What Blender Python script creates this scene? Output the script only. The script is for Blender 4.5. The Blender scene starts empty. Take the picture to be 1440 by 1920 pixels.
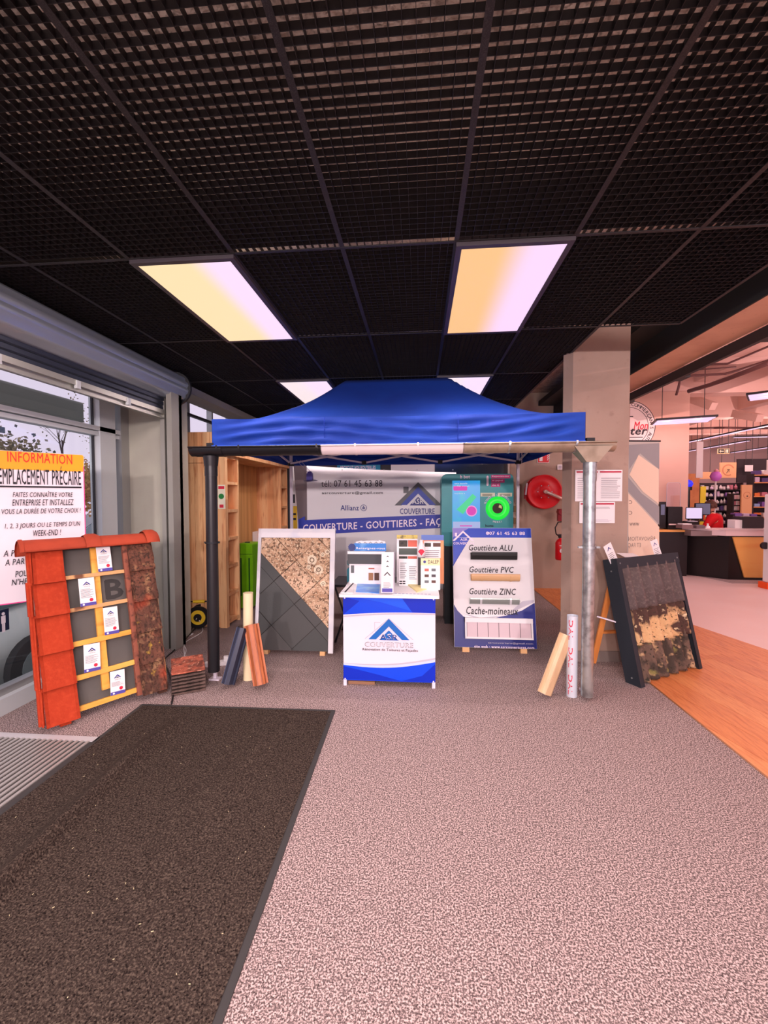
import bpy, math, random
from mathutils import Matrix, Vector
random.seed(7)
R = math.radians
PI = math.pi
sc = bpy.context.scene
col = sc.collection
# ---------------------------------------------------------------- camera
F, YAW, PITCH, ROLL, CH = 788.84, .0849, -.0336, -.0028, 1.54
def _w2c(v):
    x, y, z = v
    c, s = math.cos(YAW), math.sin(YAW)
    x, y = x*c + y*s, -x*s + y*c
    c, s = math.cos(PITCH), math.sin(PITCH)
    y, z = y*c + z*s, -y*s + z*c
    c, s = math.cos(ROLL), math.sin(ROLL)
    x, z = x*c + z*s, -x*s + z*c
    return (x, y, z)
_cols = [_w2c(e) for e in ((1, 0, 0), (0, 1, 0), (0, 0, 1))]
RW = Matrix([[_cols[j][i] for j in range(3)] for i in range(3)])   # rows: camera right, forward, up
cam_d = bpy.data.cameras.new('camera')
cam_d.sensor_fit = 'HORIZONTAL'; cam_d.sensor_width = 36; cam_d.lens = F/1440*36
cam_d.clip_start = .05; cam_d.clip_end = 300
cam = bpy.data.objects.new('camera', cam_d); col.objects.link(cam)
r_, f_, u_ = [Vector(RW[i]) for i in range(3)]
cam.matrix_world = Matrix(((r_.x, u_.x, -f_.x, 0), (r_.y, u_.y, -f_.y, 0), (r_.z, u_.z, -f_.z, CH), (0, 0, 0, 1)))
sc.camera = cam
CAMP = Vector((0, 0, CH))
def ray(px, py): return RW.transposed() @ Vector(((px-720)/F, 1, (960-py)/F))
def fl(px, py, z=0): d = ray(px, py); return CAMP + d*((z-CH)/d.z)
def atY(px, py, Y): d = ray(px, py); return CAMP + d*(Y/d.y)
def atX(px, py, X): d = ray(px, py); return CAMP + d*(X/d.x)
# ---------------------------------------------------------------- view, world
sc.view_settings.view_transform = 'Standard'; sc.view_settings.look = 'None'
sc.view_settings.exposure = 0.0; sc.view_settings.gamma = 1; sc.view_settings.use_curve_mapping = False
w = bpy.data.worlds.new('sky'); sc.world = w; w.use_nodes = True
nt = w.node_tree; bg = nt.nodes['Background']
tc = nt.nodes.new('ShaderNodeTexCoord'); nz = nt.nodes.new('ShaderNodeTexNoise'); nz.inputs['Scale'].default_value = 3
nz.inputs['Detail'].default_value = 4
cr = nt.nodes.new('ShaderNodeValToRGB')
cr.color_ramp.elements[0].color = (.90, .74, .92, 1); cr.color_ramp.elements[0].position = .3
cr.color_ramp.elements[1].color = (1, .80, 1, 1); cr.color_ramp.elements[1].position = .7
nt.links.new(tc.outputs['Generated'], nz.inputs['Vector']); nt.links.new(nz.outputs['Fac'], cr.inputs['Fac'])
nt.links.new(cr.outputs['Color'], bg.inputs['Color']); bg.inputs['Strength'].default_value = 1.0
# ---------------------------------------------------------------- lamps
FILL_W = 700
HALL_W, SHOP_W, HALL_C, SHOP_C = 19.0, 27.0, (1, .77, .78), (1, .58, .56)
def dots(name, x0, x1, y0, y1, z, nx, ny, watt, colr, parent=None):
    """small spots facing down, for ceiling panels and for added unseen rows"""
    for i in range(nx):
        for j in range(ny):
            d = bpy.data.lights.new(name, 'SPOT'); d.spot_size = R(176); d.spot_blend = 1
            d.shadow_soft_size = 0; d.energy = watt; d.color = colr
            o = bpy.data.objects.new(name, d); col.objects.link(o)
            o.location = (x0+(x1-x0)*(i+.5)/nx, y0+(y1-y0)*(j+.5)/ny, z)
X0, Y0, ZC = -1.6105, 2.257, 2.87
def railx(k): return X0+.6*k
def rowy(r): return Y0+1.2*r
LP = [(0, 0), (3, 0), (0, 2), (3, 2), (0, -2), (3, -2), (0, -4), (3, -4)]
for k, r in LP:
    dots('ceiling_dot', railx(k)+.05, railx(k+1)-.05, rowy(r)+.05, rowy(r+1)-.05, ZC-.045, 2, 3, HALL_W*(1 if r > -3 else 3), HALL_C)
for r in (-6, -8, -10):      # unseen lamp rows added behind the camera to brighten the stand
    for k in (-3, 0, 3, 6): dots('ceiling_dot', railx(k)+.05, railx(k+1)-.05, rowy(r)+.05, rowy(r+1)-.05, ZC-.045, 1, 2, HALL_W*8, HALL_C)
for i, (x, y) in enumerate(((-1.9, -5.2), (.1, -5.6), (2.0, -5.2))):      # unseen spots added behind the camera to lift the area under the tent
    d = bpy.data.lights.new('added_fill_spot', 'SPOT'); d.spot_size = R(75); d.spot_blend = .8; d.shadow_soft_size = .12; d.energy = FILL_W; d.color = (1, .80, .82)
    o = bpy.data.objects.new('added_fill_spot', d); col.objects.link(o); o.location = (x, y, 2.74)
    o.rotation_euler = (Vector((-.5, 5.0, 1.2))-Vector((x, y, 2.74))).to_track_quat('-Z', 'Y').to_euler()
# (shop lamps are placed with their fixtures below)
# ---------------------------------------------------------------- materials
def lin(v):
    v /= 255
    return v/12.92 if v <= .04045 else ((v+.055)/1.055)**2.4
TINT = (1.0, .86, .90)
def ph(c):   # colour read in the photograph, divided by the tint of the room's light
    return tuple(min(.80, lin(c[i])/TINT[i]) for i in range(3)) + (1,)
def raw(c): return tuple(lin(v) for v in c) + (1,)
MATS = {}
def M(name, c, rough=.6, metal=0, emit=0, var=(), bump=None, stretch=None, spec=.4, tint=True, alpha=None, rot=None, emitcol=None):
    """c: 0-255 colour; var: list of (scale, colour, lo, hi, kind) mixed on by noise; bump: (scale, strength)"""
    if name in MATS: return MATS[name]
    g = ph if tint else raw
    m = bpy.data.materials.new(name); m.use_nodes = True; MATS[name] = m
    n = m.node_tree; b = n.nodes['Principled BSDF']; L = n.links
    b.inputs['Base Color'].default_value = g(c); b.inputs['Roughness'].default_value = rough
    b.inputs['Metallic'].default_value = metal; b.inputs['Specular IOR Level'].default_value = spec
    if emit:
        b.inputs['Emission Color'].default_value = raw(emitcol or c); b.inputs['Emission Strength'].default_value = emit
        if not emitcol: b.inputs['Base Color'].default_value = (.02, .02, .02, 1)
    vec = None
    if var or bump:
        t = n.nodes.new('ShaderNodeTexCoord'); mp = n.nodes.new('ShaderNodeMapping')
        L.new(t.outputs['Object'], mp.inputs['Vector']); vec = mp.outputs['Vector']
        if stretch: mp.inputs['Scale'].default_value = stretch
        if rot: mp.inputs['Rotation'].default_value = rot
    prev = None
    for (s, c2, lo, hi, kind) in var:
        if kind == 'v': q = n.nodes.new('ShaderNodeTexVoronoi'); out = q.outputs['Distance']
        elif kind == 'vc': q = n.nodes.new('ShaderNodeTexVoronoi'); out = q.outputs['Color']
        else:
            q = n.nodes.new('ShaderNodeTexNoise'); q.inputs['Detail'].default_value = 3 if kind == 'n' else 0; out = q.outputs['Fac']
        q.inputs['Scale'].default_value = s; L.new(vec, q.inputs['Vector'])
        mr = n.nodes.new('ShaderNodeMapRange'); mr.inputs['From Min'].default_value = lo; mr.inputs['From Max'].default_value = hi
        L.new(out, mr.inputs['Value'])
        mx = n.nodes.new('ShaderNodeMix'); mx.data_type = 'RGBA'
        L.new(mr.outputs['Result'], mx.inputs['Factor'])
        if prev is None: mx.inputs['A'].default_value = g(c)
        else: L.new(prev, mx.inputs['A'])
        mx.inputs['B'].default_value = g(c2); prev = mx.outputs['Result']
    if prev is not None: L.new(prev, b.inputs['Emission Color' if emit and not emitcol else 'Base Color'])
    if bump:
        q = n.nodes.new('ShaderNodeTexNoise'); q.inputs['Scale'].default_value = bump[0]; q.inputs['Detail'].default_value = 3
        L.new(vec, q.inputs['Vector']); bp = n.nodes.new('ShaderNodeBump'); bp.inputs['Strength'].default_value = bump[1]
        bp.inputs['Distance'].default_value = .01; L.new(q.outputs['Fac'], bp.inputs['Height']); L.new(bp.outputs['Normal'], b.inputs['Normal'])
    return m
def glass_mat(name, colr, fac, rough=.0):
    if name in MATS: return MATS[name]
    m = bpy.data.materials.new(name); m.use_nodes = True; MATS[name] = m; n = m.node_tree; n.nodes.remove(n.nodes['Principled BSDF'])
    t = n.nodes.new('ShaderNodeBsdfTransparent'); t.inputs['Color'].default_value = colr
    g = n.nodes.new('ShaderNodeBsdfGlossy'); g.inputs['Roughness'].default_value = rough
    mx = n.nodes.new('ShaderNodeMixShader'); mx.inputs['Fac'].default_value = fac
    n.links.new(t.outputs[0], mx.inputs[1]); n.links.new(g.outputs[0], mx.inputs[2])
    n.links.new(mx.outputs[0], n.nodes['Material Output'].inputs['Surface']); return m
black = lambda: M('black', (24, 22, 24), .5)
white = lambda: M('white', (228, 208, 224), .55)
# ---------------------------------------------------------------- mesh builder
def clip(poly, a, b, c):
    """keep the part of a 2D polygon where a*x+b*y<=c"""
    out = []
    for i in range(len(poly)):
        p, q = poly[i-1], poly[i]; dp, dq = a*p[0]+b*p[1]-c, a*q[0]+b*q[1]-c
        if (dp <= 0) != (dq <= 0):
            t = dp/(dp-dq); out.append((p[0]+(q[0]-p[0])*t, p[1]+(q[1]-p[1])*t))
        if dq <= 0: out.append(q)
    return out
class MB:
    def __init__(s): s.v = []; s.f = []; s.mi = []; s.sm = []; s.m = []
    def mat(s, m):
        if m is None: return 0
        if m not in s.m: s.m.append(m)
        return s.m.index(m)
    def add(s, vs, fs, m=None, smooth=False, T=None):
        k = len(s.v); s.v += [tuple(T @ Vector(p)) if T else tuple(p) for p in vs]
        i = s.mat(m)
        for f in fs: s.f.append([k+a for a in f]); s.mi.append(i); s.sm.append(smooth)
        return s
    def box(s, a, b, m=None, T=None):
        x0, y0, z0 = a; x1, y1, z1 = b
        return s.add([(x0, y0, z0), (x1, y0, z0), (x1, y1, z0), (x0, y1, z0), (x0, y0, z1), (x1, y0, z1), (x1, y1, z1), (x0, y1, z1)],
                     [(0, 3, 2, 1), (4, 5, 6, 7), (0, 1, 5, 4), (1, 2, 6, 5), (2, 3, 7, 6), (3, 0, 4, 7)], m, False, T)
    def rbox(s, a, b, r, m=None, seg=3, axis='y', T=None):
        """box with rounded vertical-plane corners: outline in the plane across AXIS"""
        x0, y0, z0 = a; x1, y1, z1 = b
        if axis == 'y': p = rrect(x0, z0, x1, z1, r, seg); F3 = lambda q, d: (q[0], (y0, y1)[d], q[1])
        elif axis == 'z': p = rrect(x0, y0, x1, y1, r, seg); F3 = lambda q, d: (q[0], q[1], (z0, z1)[d])
        else: p = rrect(y0, z0, y1, z1, r, seg); F3 = lambda q, d: ((x0, x1)[d], q[0], q[1])
        n = len(p); vs = [F3(q, 0) for q in p]+[F3(q, 1) for q in p]
        fs = [list(range(n))[::-1], list(range(n, 2*n))]+[(i, (i+1) % n, n+(i+1) % n, n+i) for i in range(n)]
        return s.add(vs, fs, m, False, T)
    def prism(s, p, y0, y1, m=None, T=None, up='y'):
        n = len(p)
        g = (lambda q, d: (q[0], d, q[1])) if up == 'y' else ((lambda q, d: (q[0], q[1], d)) if up == 'z' else (lambda q, d: (d, q[0], q[1])))
        vs = [g(q, y0) for q in p]+[g(q, y1) for q in p]
        fs = [list(range(n))[::-1], list(range(n, 2*n))]+[(i, (i+1) % n, n+(i+1) % n, n+i) for i in range(n)]
        return s.add(vs, fs, m, False, T)
    def cyl(s, p, q, r, m=None, seg=12, r2=None, caps=True, T=None, smooth=True):
        p = Vector(p); q = Vector(q); d = (q-p).normalized(); a = d.orthogonal().normalized(); b = d.cross(a)
        r2 = r if r2 is None else r2; vs = []
        for (c, rr) in ((p, r), (q, r2)):
            for i in range(seg):
                t = 2*PI*i/seg; vs.append(c+a*math.cos(t)*rr+b*math.sin(t)*rr)
        s.add(vs, [(i, (i+1) % seg, seg+(i+1) % seg, seg+i) for i in range(seg)], m, smooth, T)
        if caps: s.add(vs, [list(range(seg))[::-1], list(range(seg, 2*seg))], m, False, T)
        return s
    def bar(s, p, q, w, h=None, m=None, T=None):
        """rectangular bar from p to q"""
        p = Vector(p); q = Vector(q); h = h or w; d = (q-p).normalized()
        up = Vector((0, 0, 1)) if abs(d.z) < .95 else Vector((0, 1, 0))
        a = d.cross(up).normalized()*w/2; b = a.cross(d).normalized()*h/2
        vs = [c+x for c in (p, q) for x in (-a-b, a-b, a+b, -a+b)]
        return s.add(vs, [(0, 3, 2, 1), (4, 5, 6, 7), (0, 1, 5, 4), (1, 2, 6, 5), (2, 3, 7, 6), (3, 0, 4, 7)], m, False, T)
    def tube(s, pts, r, m=None, seg=8, T=None):
        pts = [Vector(p) for p in pts]; n = len(pts); vs = []; a = None
        for i, p in enumerate(pts):
            d = (pts[min(i+1, n-1)]-pts[max(i-1, 0)]).normalized()
            a = d.orthogonal().normalized() if a is None else (a-d*a.dot(d)).normalized()
            b = d.cross(a)
            vs += [p+a*math.cos(2*PI*k/seg)*r+b*math.sin(2*PI*k/seg)*r for k in range(seg)]
        fs = [(i*seg+k, i*seg+(k+1) % seg, (i+1)*seg+(k+1) % seg, (i+1)*seg+k) for i in range(n-1) for k in range(seg)]
        fs += [list(range(seg))[::-1], list(range((n-1)*seg, n*seg))]
        return s.add(vs, fs, m, True, T)
    def lathe(s, prof, c, axis='z', seg=20, m=None, T=None, smooth=True):
        c = Vector(c); vs = []
        for (r, h) in prof:
            for k in range(seg):
                t = 2*PI*k/seg; a, b = r*math.cos(t), r*math.sin(t)
                vs.append(c+Vector((a, b, h) if axis == 'z' else ((a, h, b) if axis == 'y' else (h, a, b))))
        n = len(prof)
        fs = [(i*seg+k, i*seg+(k+1) % seg, (i+1)*seg+(k+1) % seg, (i+1)*seg+k) for i in range(n-1) for k in range(seg)]
        return s.add(vs, fs, m, smooth, T)
    def strip(s, prof, y0, y1, m=None, T=None, axis='y', smooth=False, th=0):
        """open profile (x,z) extruded along an axis; th gives it thickness"""
        g = (lambda q, d: (q[0], d, q[1])) if axis == 'y' else ((lambda q, d: (q[0], q[1], d)) if axis == 'z' else (lambda q, d: (d, q[0], q[1])))
        n = len(prof)
        if th:
            off = []
            for i, p in enumerate(prof):
                a = prof[max(i-1, 0)]; b = prof[min(i+1, n-1)]; l = math.hypot(b[0]-a[0], b[1]-a[1]) or 1
                off.append((p[0]-(b[1]-a[1])/l*th, p[1]+(b[0]-a[0])/l*th))
            loop = prof+off[::-1]; k = len(loop)
            vs = [g(q, y0) for q in loop]+[g(q, y1) for q in loop]
            s.add(vs, [(i, (i+1) % k, k+(i+1) % k, k+i) for i in range(k)], m, smooth, T)
            caps = [(i, i+1, k-2-i, k-1-i) for i in range(n-1)]
            return s.add(vs, caps+[tuple(k+a for a in c) for c in caps], m, False, T)
        vs = [g(q, y0) for q in prof]+[g(q, y1) for q in prof]
        return s.add(vs, [(i, i+1, n+i+1, n+i) for i in range(n-1)], m, smooth, T)
    def build(s, name, m=None, parent=None, loc=None):
        me = bpy.data.meshes.new(name); me.from_pydata(s.v, [], s.f)
        ms = s.m or [m]
        for q in ms: me.materials.append(q)
        me.polygons.foreach_set('material_index', s.mi); me.polygons.foreach_set('use_smooth', s.sm)
        me.update(); o = bpy.data.objects.new(name, me); col.objects.link(o)
        if parent: o.parent = parent
        if loc: o.location = loc
        return o
def rrect(x0, y0, x1, y1, r, seg=3):
    out = []
    for (cx, cy, a0) in ((x1-r, y1-r, 0), (x0+r, y1-r, 90), (x0+r, y0+r, 180), (x1-r, y0+r, 270)):
        for i in range(seg+1):
            t = R(a0+90*i/seg); out.append((cx+r*math.cos(t), cy+r*math.sin(t)))
    return out
def tag(o, label=None, cat=None, group=None, kind=None):
    if label: o['label'] = label
    if cat: o['category'] = cat
    if group: o['group'] = group
    if kind: o['kind'] = kind
    return o
class Fr:
    """an Empty at a thing's base with a local frame: x along its width, y away from the viewer, z up its face"""
    def __init__(s, name, loc, phi=0, lean=0, label=None, cat=None, group=None, kind=None):
        s.o = bpy.data.objects.new(name, None); col.objects.link(s.o)
        s.o.rotation_euler = (R(-lean), 0, R(phi)); s.o.location = loc
        s.M = Matrix.Translation(Vector(loc)) @ Matrix.Rotation(R(phi), 4, 'Z') @ Matrix.Rotation(R(-lean), 4, 'X'); s.I = s.M.inverted()
        tag(s.o, label, cat, group, kind)
    def p(s, px, py, y=0):
        """pixel of the photograph -> (x, z) on the local plane y"""
        o = s.I @ CAMP; d = s.I.to_3x3() @ ray(px, py); t = (y-o.y)/d.y; q = o+d*t; return (q.x, q.z)
    def part(s, name, mb, m=None): return mb.build(name, m, s.o)
def thing(name, loc, label, cat, phi=0, lean=0, group=None): return Fr(name, loc, phi, lean, label, cat, group)
def copy_tree(o, parent=None):
    c = o.copy(); col.objects.link(c); c.parent = parent
    for ch in o.children: copy_tree(ch, c)
    return c
_tc = {}
def glyphs(body, bold=0, shear=0):
    k = (body, bold, shear)
    if k in _tc: return _tc[k]
    cu = bpy.data.curves.new('t', 'FONT'); cu.body = body; cu.offset = 0; cu.shear = shear; cu.resolution_u = 2; cu.size = 1; cu.space_character = 1.06
    ob = bpy.data.objects.new('t', cu); me = bpy.data.meshes.new_from_object(ob)
    vs = [tuple(v.co) for v in me.vertices]; fs = [tuple(p.vertices) for p in me.polygons]
    bpy.data.meshes.remove(me); bpy.data.objects.remove(ob); bpy.data.curves.remove(cu)
    if bold:      # heavier strokes: the outline laid down again, slightly shifted
        v0, f0, n = list(vs), list(fs), len(vs)
        for j, (dx, dy) in enumerate(((bold, 0), (bold*.5, bold*.5), (bold*.5, -bold*.5)), 1):
            vs += [(x+dx, y+dy, z+j*.00012) for x, y, z in v0]; fs += [tuple(a+n*j for a in f) for f in f0]
    _tc[k] = (vs, fs); return _tc[k]
class Print:
    """flat print lying on a panel face (plane y=y0, facing -y)"""
    def __init__(s, y0=0, eps=.0006): s.b = MB(); s.y = y0-eps; s.e = eps
    def poly(s, p, m): s.b.add([(q[0], s.y, q[1]) for q in p], [list(range(len(p)))], m); s.y -= s.e; return s
    def tri(s, ps, m):
        for p in ps: s.b.add([(q[0], s.y, q[1]) for q in p], [list(range(len(p)))], m)
        s.y -= s.e; return s
    def rect(s, x0, z0, x1, z1, m): return s.poly([(x0, z0), (x1, z0), (x1, z1), (x0, z1)], m)
    def disc(s, x, z, r, m, seg=20, rz=None, a0=0, a1=360):
        p = [(x+r*math.cos(R(a0+(a1-a0)*i/seg)), z+(rz or r)*math.sin(R(a0+(a1-a0)*i/seg))) for i in range(seg+(a1-a0 < 360))]
        return s.poly(p, m)
    def ring(s, x, z, r0, r1, m, seg=24, a0=0, a1=360):
        q = []
        for i in range(seg):
            a, b = R(a0+(a1-a0)*i/seg), R(a0+(a1-a0)*(i+1)/seg)
            q.append([(x+r*math.cos(t), z+r*math.sin(t)) for r, t in ((r0, a), (r0, b), (r1, b), (r1, a))])
        return s.tri(q, m)
    def text(s, body, x0, z0, w, h, m, bold=0, shear=0, keep=False, mirror=False, skew=0):
        """text fitted to the box; w=None keeps the proportions"""
        vs, fs = glyphs(body, bold, shear)
        if not vs: return s
        ax, bx = min(v[0] for v in vs), max(v[0] for v in vs); az, bz = min(v[1] for v in vs), max(v[1] for v in vs)
        sz = h/(bz-az); sx = (w/(bx-ax)) if w else sz
        out = []
        for v in vs:
            u = (v[0]-ax)*sx
            if mirror: u = (w or (bx-ax)*sx)-u
            out.append((x0+u, s.y-v[2], z0+(v[1]-az)*sz+skew*u))
        s.b.add(out, fs, m); s.y -= s.e; return s
    def arc(s, body, cx, cz, r, h, a0, a1, m, bold=0):
        """letters along an arc from angle a0 to a1 (degrees)"""
        n = len(body)
        for i, ch in enumerate(body):
            if ch == ' ': continue
            vs, fs = glyphs(ch, bold); t = R(a0+(a1-a0)*(i+.5)/n)
            ax, bx = min(v[0] for v in vs), max(v[0] for v in vs); k = h/.72
            e = Vector((math.cos(t), math.sin(t))); tg = Vector((math.sin(t), -math.cos(t)))
            if a1 > a0: e, tg = -e, -tg
            s.b.add([(cx+math.cos(t)*r+tg.x*(v[0]-(ax+bx)/2)*k+e.x*v[1]*k, s.y-v[2], cz+math.sin(t)*r+tg.y*(v[0]-(ax+bx)/2)*k+e.y*v[1]*k) for v in vs], fs, m)
        s.y -= s.e; return s
    def lines(s, x0, z0, x1, z1, n, m, fill=.35, ragged=.25):
        """rows of print too small to read"""
        h = (z1-z0)/n
        q = []
        for i in range(n):
            a = z0+h*i; e = x1-(x1-x0)*random.random()*ragged
            q.append([(x0, a), (e, a), (e, a+h*fill), (x0, a+h*fill)])
        return s.tri(q, m)
    def build(s, name, parent): return s.b.build(name, None, parent)
def st(name, mb, m=None, parent=None):
    o = mb.build(name, m, parent)
    if not parent: o['kind'] = 'structure'
    return o
def stE(name, loc=(0, 0, 0)):
    o = bpy.data.objects.new(name, None); o.location = loc; col.objects.link(o); o['kind'] = 'structure'; return o
# print colours
def K(): return M('ink_black', (32, 26, 34), .6)
def BL(): return M('ink_blue', (18, 58, 190), .35)
def NV(): return M('ink_navy', (22, 34, 120), .4)
def GY(): return M('ink_grey', (110, 104, 108), .5)
def RD(): return M('ink_red', (205, 30, 60), .5)
def LG(): return M('ink_light_grey', (190, 175, 190), .5)
def VI(): return M('ink_violet', (78, 66, 150), .5)
def logo(P, cx, cz, s, m1, m2, m3, house=True):
    """the chevron roof: outer grey chevron, blue inner chevron, small gable; s = half width"""
    def chev(w, h, t, z, m):
        P.poly([(cx-w, z), (cx, z+h), (cx+w, z), (cx+w-t, z), (cx, z+h-t*h/w), (cx-w+t, z)], m) if False else P.tri([
            [(cx-w, z), (cx-w+t, z), (cx, z+h-t*h/w), (cx, z+h)], [(cx, z+h), (cx, z+h-t*h/w), (cx+w-t, z), (cx+w, z)]], m)
    if m1: chev(s, s*.98, s*.30, cz, m1)
    if house and m1: P.rect(cx-s*.62, cz+s*.52, cx-s*.40, cz+s*.78, m1)
    chev(s*.74, s*.76, s*.27, cz+s*.02, m2)
    if m3: P.poly([(cx-s*.36, cz), (cx+s*.36, cz), (cx, cz+s*.36)], m3)
# ================================================================ THE SETTING
# ---- floor
m_carpet = M('carpet', (112, 92, 92), .95, var=[(150, (204, 172, 170), .45, .57, 'n'), (170, (66, 50, 50), .53, .65, 'n'), (45, (98, 80, 80), .58, .8, 'n')], bump=(180, .5), spec=.05)
m_white_floor = M('pale_floor', (226, 188, 186), .45, var=[(1.2, (228, 196, 196), .4, .8, 'n')])
m_grey_floor = M('grey_floor', (176, 150, 150), .9, var=[(60, (150, 128, 130), .4, .7, 'n')])
floor = st('floor', MB().box((-3.1, -13, -.12), (1.9, 7.3, 0)), m_carpet)
BO = Vector((3.29, 5.31, 0)); BD = Vector((-.24, .97, 0)).normalized(); BN = Vector((BD.y, -BD.x, 0))   # edge of the plank floor, its direction, its normal (to the pale floor)
def side(poly, keep_far):   # clip by the oblique edge
    c = BN.x*BO.x+BN.y*BO.y
    return clip(poly, BN.x, BN.y, c) if not keep_far else clip(poly, -BN.x, -BN.y, -c)
pw = side([(1.9, -13), (14, -13), (14, 20), (1.9, 20)], True)
st('pale_floor', MB().prism(pw, -.12, -.001, up='z'), m_white_floor, floor)
woods = [M('floor_plank_%d' % i, c, .45, var=[(5, d, .45, .7, 'n'), (22, (168, 88, 50), .6, .8, 'n')], stretch=(9, 1.1, 1), rot=(0, 0, R(-14)))
         for i, (c, d) in enumerate([((214, 128, 76), (192, 104, 58)), ((216, 134, 82), (198, 112, 64)), ((208, 122, 72), (186, 98, 54))])]
for i in range(30):
    a = -.19*(i+1)+.0015; b = -.19*i-.0015; u = -9+random.random()
    while u < 8.6:
        v = u+1.25
        q = [BO+BD*u+BN*a, BO+BD*(v-.003)+BN*a, BO+BD*(v-.003)+BN*b, BO+BD*u+BN*b]
        p = clip([(k.x, k.y) for k in q], -1, 0, -1.902)
        if len(p) > 2 and max(k[1] for k in p) > .6 and min(k[1] for k in p) < 8.3:
            MB().prism(p, -.02, 0, up='z').build('plank', random.choice(woods), floor)
        u = v
st('wood_edge', MB().box((1.893, -3, 0), (1.907, 7.3, .002)), M('edge_strip', (150, 96, 62), .4, .3), floor)
st('subfloor', MB().box((1.9, -3, -.12), (6, 12, -.022)), m_grey_floor, floor)
st('counter_carpet', MB().prism([(5.55, 7.95), (9, 7.95), (9, 10.4), (5.0, 10.4)], -.05, .004, up='z'), m_grey_floor, floor)
# ---- ceiling: suspended egg-crate panels under a concrete slab
m_slab = M('slab', (214, 184, 172), .9, var=[(9, (170, 142, 132), .4, .7, 'n'), (60, (130, 110, 102), .5, .75, 'n')], bump=(40, .4))
m_blade = M('blade', (34, 30, 32), .45, spec=.3)
m_bar = M('ceiling_bar', (40, 36, 38), .5, var=[(300, (58, 52, 54), .5, .6, 'n')], spec=.3)
ceiling = stE('ceiling')
MB().box((-3.1, -13, ZC+.42), (2.3, 7.3, ZC+.6)).build('slab', m_slab, ceiling)
pan = MB(); bh, bt = .027, .0009
for i in range(1, 15): pan.box((i*.04-bt, 0, 0), (i*.04+bt, 1.2, bh))
for j in range(1, 30): pan.box((0, j*.04-bt, 0), (.6, j*.04+bt, bh))
pan0 = None; lamps = set((k, r) for k, r in LP)
m_frame = M('lamp_frame', (70, 60, 66), .4)
def can_grid(k, r):
    if k == 5 and r >= 1: return False
    return True
for k in range(-2, 6):
    for r in range(-2, 5):
        if (k, r) in lamps or not can_grid(k, r): continue
        if r == 4: continue
        if pan0 is None: pan0 = pan.build('ceiling_panel', m_blade, ceiling); o = pan0
        else: o = pan0.copy(); col.objects.link(o)
        o.location = (railx(k), rowy(r), ZC)
for k in range(-2, 7):
    y1 = 7.3 if k < 6 else rowy(1)
    MB().box((railx(k)-.012, -1.4, ZC-.002), (railx(k)+.012, y1, ZC+.003)).box((railx(k)-.002, -1.4, ZC), (railx(k)+.002, y1, ZC+.035)).build('runner', m_bar, ceiling)
for r in range(-1, 6):
    x1 = railx(6) if r < 2 else railx(5)
    MB().box((railx(-2), rowy(r)-.009, ZC-.003), (x1, rowy(r)+.009, ZC+.002)).build('cross_bar', m_bar, ceiling)
# grid panel over the far row (behind the tent)
for k in range(-2, 5):
    if (k, 4) not in lamps:
        o = pan0.copy(); col.objects.link(o); o.location = (railx(k), rowy(4), ZC); o.scale = (1, .2, 1)
# ---- ceiling lamps
def lamp_mat(name, a, b, lo, hi):
    m = bpy.data.materials.new(name); m.use_nodes = True; n = m.node_tree; b_ = n.nodes['Principled BSDF']
    b_.inputs['Base Color'].default_value = (.1, .1, .1, 1)
    t = n.nodes.new('ShaderNodeTexCoord'); s = n.nodes.new('ShaderNodeSeparateXYZ'); mr = n.nodes.new('ShaderNodeMapRange')
    mr.inputs['From Min'].default_value = lo; mr.inputs['From Max'].default_value = hi; mr.interpolation_type = 'SMOOTHSTEP'
    mx = n.nodes.new('ShaderNodeMix'); mx.data_type = 'RGBA'; mx.inputs['A'].default_value = raw(a); mx.inputs['B'].default_value = raw(b)
    L = n.links; L.new(t.outputs['Object'], s.inputs[0]); L.new(s.outputs['X'], mr.inputs['Value']); L.new(mr.outputs['Result'], mx.inputs['Factor'])
    L.new(mx.outputs['Result'], b_.inputs['Emission Color']); b_.inputs['Emission Strength'].default_value = 1.0; return m
m_la = lamp_mat('diffuser_cream', (252, 232, 190), (252, 222, 252), .2, .02)
m_la = lamp_mat('diffuser_cream', (252, 226, 176), (252, 222, 252), .30, .47)
m_lb = lamp_mat('diffuser_amber', (250, 196, 130), (250, 216, 250), .22, .44)
m_lc = lamp_mat('diffuser_pale', (252, 232, 232), (252, 226, 250), .2, .4)
where = {(0, 0): ('square lit ceiling panel above the window side of the blue tent, cream middle', m_la), (3, 0): ('lit ceiling panel with an amber side, above the galvanised gutter end', m_lb),
         (0, 2): ('small lit ceiling panel behind the tent peak, window side', m_lc), (3, 2): ('small lit ceiling panel behind the tent peak, pillar side', m_lc)}
for k, r in LP:
    lb, mt = where.get((k, r), (None, m_lc))
    if lb is None and r < -2: continue
    t = thing('ceiling_light', (railx(k), rowy(r), ZC-.01), lb or ('lit ceiling panel overhead beside the window side' if k == 0 else 'lit ceiling panel overhead beside the shop side'), 'light', group='ceiling light panels')
    MB().box((.03, .03, -.012), (.57, 1.17, -.004)).build('diffuser', mt, t.o)
    f = MB()
    for a, b in (((.0, .0), (.6, .03)), ((0, 1.17), (.6, 1.2)), ((0, .03), (.03, 1.17)), ((.57, .03), (.6, 1.17))):
        f.box((a[0], a[1], -.014), (b[0], b[1], .05))
    f.build('frame', m_frame, t.o)
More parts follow.
